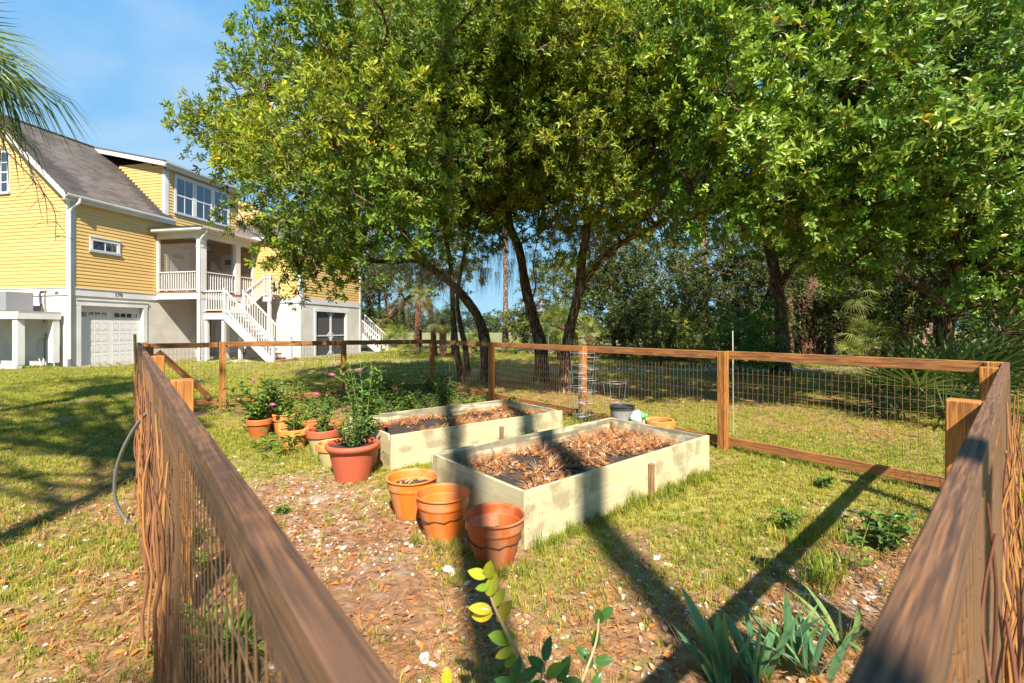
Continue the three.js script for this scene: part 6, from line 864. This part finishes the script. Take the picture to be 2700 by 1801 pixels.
// iris fans by the right fence
function strap(L, w, bend, tip = 0.7) { const A = { P: [], I: [], C: [] }, n = 7; for (let i = 0; i <= n; i++) { const t = i / n, ww = w * (t < 0.15 ? 0.75 + t * 1.6 : t > tip ? Math.max(0.02, 1 - Math.pow((t - tip) / (1 - tip), 1.5)) : 1), x = bend * t * t * L, y = L * (t - 0.28 * bend * bend * t * t), c = 0.9 + 0.15 * t; A.P.push(x, y, -ww, x + 0.12 * ww, y, 0, x, y, ww); for (let k = 0; k < 3; k++) A.C.push(c, c, c); if (i) { const o = i * 3; A.I.push(o - 3, o - 2, o, o - 2, o + 1, o, o - 2, o - 1, o + 1, o - 1, o + 2, o + 1); } } return facets(A.P, A.I, A.C); }
R = rng(651); const irisG = [strap(1, 0.055, 0.15), strap(1, 0.06, 0.35), strap(1, 0.05, 0.6), strap(1, 0.055, 0.05)], irisM = [tint(0.10, 0.24, 0.11), tint(0.14, 0.29, 0.12), tint(0.23, 0.36, 0.10)];
[[1905, 1795, 0.42, 'iris clump with broad arching leaves, nearest the bottom edge'], [1990, 1790, 0.33, 'small upright iris clump right of the arching one'], [2075, 1745, 0.36, 'middle iris clump of sword leaves by the right fence'], [2150, 1790, 0.34, 'iris clump with leaves bent toward the right rail'], [2225, 1712, 0.30, 'iris clump closest to the right rail']].forEach(([px, py, L, l], i) => {
  R = rng(660 + i); const p = gnd(px, py), t = thing('iris', l, 'plant', V(p.x, groundY(p.x, p.z) - 0.01, p.z), 0, 'iris clumps by the right fence'); for (let k = 0; k < 12; k++) { const a = rr(0, 6.283), m = part(t, 'leaf', pick(irisG), pick(irisM), V(Math.cos(a) * rr(0, 0.05), 0, Math.sin(a) * rr(0, 0.04)), [rr(-0.12, 0.12), a, rr(-0.5, 0.15)]); m.scale.set(L * 0.82, L * 0.82 * rr(0.6, 1.05), L * rr(0.6, 0.9)); } });
// grassy clump inside the left fence
{ R = rng(671); const p = gnd(610, 1740), t = thing('lily_clump', 'arching green strap-leaved clump inside the left fence', 'plant', V(p.x, 0, p.z)); const g = [strap(1, 0.016, 0.7), strap(1, 0.018, 0.95), strap(1, 0.015, 0.45)], m = [tint(0.09, 0.20, 0.02), tint(0.15, 0.26, 0.025), tint(0.30, 0.26, 0.04)]; for (let k = 0; k < 70; k++) { const a = R() * 6.283, e = part(t, 'leaf', pick(g), m[k % 9 === 0 ? 2 : k % 2], V(Math.cos(a) * 0.05 * R(), 0, Math.sin(a) * 0.05 * R()), [0, a, rr(-0.6, -0.05)]); e.scale.setScalar(rr(0.2, 0.36)); e.rotation.order = 'YXZ'; } }
// broad-leaved young shrub at the near corner
{ R = rng(681); const base = V(0.16, 0, -1.0), t = thing('young_shrub', 'young shrub with glossy yellow-green leaves at the near fence corner', 'shrub', base); const rel = (px, py, Z) => at(px, py, Z).sub(base);
  const g = [fineLeaf(0.52, 0.15), fineLeaf(0.46, 0.25), fineLeaf(0.56, 0.06)];
  const stem = (pts, r) => { const c = curve(pts, 24); part(t, 'stem', tube(c, c.map((_, i) => r * (1 - 0.6 * i / 24)), 7), woodyM); return c; };
  const s1 = stem([V(0, -0.02, 0), rel(1420, 1900, 1.04), rel(1375, 1745, 1.10), rel(1330, 1655, 1.13), rel(1300, 1590, 1.15), rel(1283, 1535, 1.17)], 0.0065);
  const putLeaf = (px, py, Z, ang, L, m, tiltZ = 0.4) => { const p = rel(px, py, Z), f = part(t, 'leaf', pick(g), m, p); const d = V(Math.cos(ang), Math.sin(ang), rr(-0.35, 0.35)).normalize(), n = V(rr(-0.3, 0.3), 0.75, 0.75).normalize(), z = V().crossVectors(d, n).normalize(), y = V().crossVectors(z, d); f.quaternion.setFromRotationMatrix(new THREE.Matrix4().makeBasis(d, y, z)); f.scale.setScalar(L); };
  for (const [px, py, ang, L, m] of [[1284, 1522, 2.85, 0.052, 0], [1286, 1525, 1.42, 0.052, 0], [1287, 1572, 1.25, 0.06, 0], [1290, 1548, 3.2, 0.036, 2], [1300, 1598, 0.85, 0.048, 0], [1297, 1610, 2.9, 0.06, 1], [1300, 1618, 3.4, 0.06, 1], [1312, 1640, 1.0, 0.062, 1], [1345, 1690, 2.75, 0.06, 2], [1350, 1700, 1.8, 0.045, 2], [1352, 1712, 3.5, 0.05, 0], [1358, 1722, 4.3, 0.05, 2], [1362, 1730, 3.9, 0.055, 2], [1366, 1738, 4.6, 0.05, 2]]) putLeaf(px, py, 1.15, ang, L, camM[m]);
  const s2 = stem([V(0.01, -0.02, 0), rel(1430, 1900, 1.05), rel(1425, 1800, 1.08), rel(1440, 1740, 1.1)], 0.005), s3 = stem([V(0.02, -0.02, 0.01), rel(1500, 1900, 1.1), rel(1545, 1770, 1.16), rel(1572, 1690, 1.2), rel(1580, 1620, 1.22)], 0.005), s4 = stem([V(0.0, -0.02, 0.02), rel(1240, 1950, 1.0), rel(1190, 1850, 1.02), rel(1176, 1800, 1.04)], 0.004);
  for (const [px, py, Z, ang, L, m] of [[1580, 1645, 1.22, 1.7, 0.05, 3], [1585, 1630, 1.22, 0.8, 0.045, 3], [1575, 1660, 1.22, 4.5, 0.055, 3], [1562, 1740, 1.2, 2.6, 0.05, 3], [1560, 1760, 1.2, 1.9, 0.05, 3], [1568, 1745, 1.2, 0.3, 0.05, 3], [1435, 1745, 1.1, 1.3, 0.055, 3], [1438, 1770, 1.1, 2.4, 0.055, 3], [1440, 1780, 1.1, 0.5, 0.055, 2], [1440, 1800, 1.1, 3.3, 0.055, 3], [1470, 1800, 1.12, 1.1, 0.065, 3], [1480, 1810, 1.12, 0.4, 0.055, 3], [1350, 1800, 1.06, 1.2, 0.055, 3], [1370, 1795, 1.06, 0.7, 0.055, 3], [1360, 1815, 1.06, 2.6, 0.055, 3], [1510, 1830, 1.14, 1.6, 0.05, 3], [1176, 1815, 1.04, 1.5, 0.045, 0], [1560, 1815, 1.16, 0.9, 0.045, 3], [1545, 1825, 1.16, 2.2, 0.045, 3]]) putLeaf(px, py, Z, ang, L, camM[m]); }
// low plants by the right fence
[[2330, 1450, 0.24, 14, 'dark green leafy plant against the right fence', shrubM, 0.09], [2255, 1500, 0.26, 3, 'single upright green weed left of the right fence', herbM, 0.07], [2170, 1290, 0.12, 7, 'bright small weed in the middle of the garden grass', herbM, 0.07], [2080, 1400, 0.14, 8, 'small green weed patch in the garden grass', herbM, 0.055], [505, 1440, 0.12, 6, 'pale green seedling inside the left fence', [herbM[3], herbM[1]], 0.07], [530, 1500, 0.09, 5, 'second pale seedling by the left fence base', [herbM[3], herbM[1]], 0.06], [745, 1350, 0.07, 4, 'tiny seedling beside the left rail', herbM, 0.05], [1090, 1323, 0.05, 4, 'tiny weed before the row of orange pots', herbM, 0.04]].forEach(([px, py, h, n, l, m, lf], i) => { const p = gnd(px, py); flowerPlant(p.x, groundY(p.x, p.z), -p.z, l, { seed: 690 + i, name: 'weed', group: 'weeds in the grass', stems: n, h, spread: h * 0.7, leaf: lf, mats: m, skip: 0.5 }); });
// long grass tufts against the bed and pots
{ R = rng(701); const mats = [], cols = [], g = bladeTuft(16, 0.16, 0.09, 0.0026); const along = (a, b, n, w, s) => { for (let k = 0; k < n; k++) { const t = R(), x = lerp(a[0], b[0], t) + rr(-w, w), Z = lerp(a[1], b[1], t) + rr(-w, w); mats.push(mat4(V(x, groundY(x, -Z) - 0.005, -Z), new THREE.Quaternion().setFromAxisAngle(qUp, R() * 6), s * rr(0.6, 1.2))); cols.push(pick(grassPal.slice(0, 3)).clone().multiplyScalar(rr(0.8, 1.1))); } };
  along([0.12, 2.72], [1.84, 4.16], 90, 0.04, 0.7); along([0.9, 3.3], [1.7, 4.0], 40, 0.06, 1.0); along([-0.3, 2.45], [0.1, 2.5], 26, 0.08, 0.7); along([-0.6, 2.8], [-0.3, 2.7], 20, 0.06, 0.6); along([1.2, 2.2], [2.2, 3.3], 70, 0.22, 0.85); along([-3.2, 5.3], [-2.2, 4.8], 60, 0.12, 0.6); along([1.55, 2.3], [1.7, 2.4], 10, 0.06, 1.3); along([2.34, 4.95], [3.5, 3.5], 40, 0.05, 0.6);
  const o = thing('long_grass', 'longer grass tufts growing along the bed boards and pots', 'grass'); o.userData.kind = 'stuff'; inst(o, 'long_blades', g, M.blade, mats, cols); }
// ---------------------------------------------------------------- trees behind the viewer, whose shade falls over the yard
{
  const back = (x, Z, h, r, label, cl, seed, pal, per, size, geos = oakS) => { R = rng(seed); const t = thing('shade_tree', label, 'tree', V(x, -0.05, -Z), 0, 'trees behind the viewer'); const f = flare([V(0, 0, 0), V(0.03, h * 0.3, 0), V(-0.03, h * 0.65, 0.03), V(0, h, 0)], r, r * 0.6); part(t, 'trunk', f[0], M.pineBark); part(t, 'branch', twigs(f[1].slice(10), cl), M.bark); crown(t, cl, geos, M.leaf, pal, per, { size }); };
  R = rng(801); const ring = (n, h, rad, dy, r0, r1, ox = 0, oz = 0) => Array.from({ length: n }, (_, k) => { const a = k * 2.4, q = Math.sqrt(R()) * rad; return { c: V(ox + Math.cos(a) * q, h + rr(-dy, dy), oz + Math.sin(a) * q), r: rr(r0, r1) }; });
  back(0.96, -4.0, 30, 0.12, 'tall pine trunk just behind the near fence corner', ring(14, 29, 1.8, 1.6, 0.5, 0.9), 802, darkPal, 30, 1.6);
  back(1.93, -4.5, 31, 0.14, 'second tall pine behind the near fence corner', ring(14, 30, 1.8, 1.6, 0.5, 0.9), 803, darkPal, 30, 1.6);
  back(-2.1, -3.0, 8, 0.15, 'shade oak behind the viewer over the left lawn', [...ring(20, 8.2, 2.5, 1.3, 0.5, 0.85, -3.2, -1.6), ...ring(16, 9.5, 2.6, 1.2, 0.5, 0.9, -7.2, -4.2)], 804, oakPal, 60, 1.4);
}
palm(-0.42, -2.0, 3.5, 'small palm behind the viewer whose fronds shade the left rail', { seed: 811, fronds: 12, dead: 1, size: 0.52, r: 0.09, group: 'trees behind the viewer' });
shade(scene);
renderer.render(scene, camera);
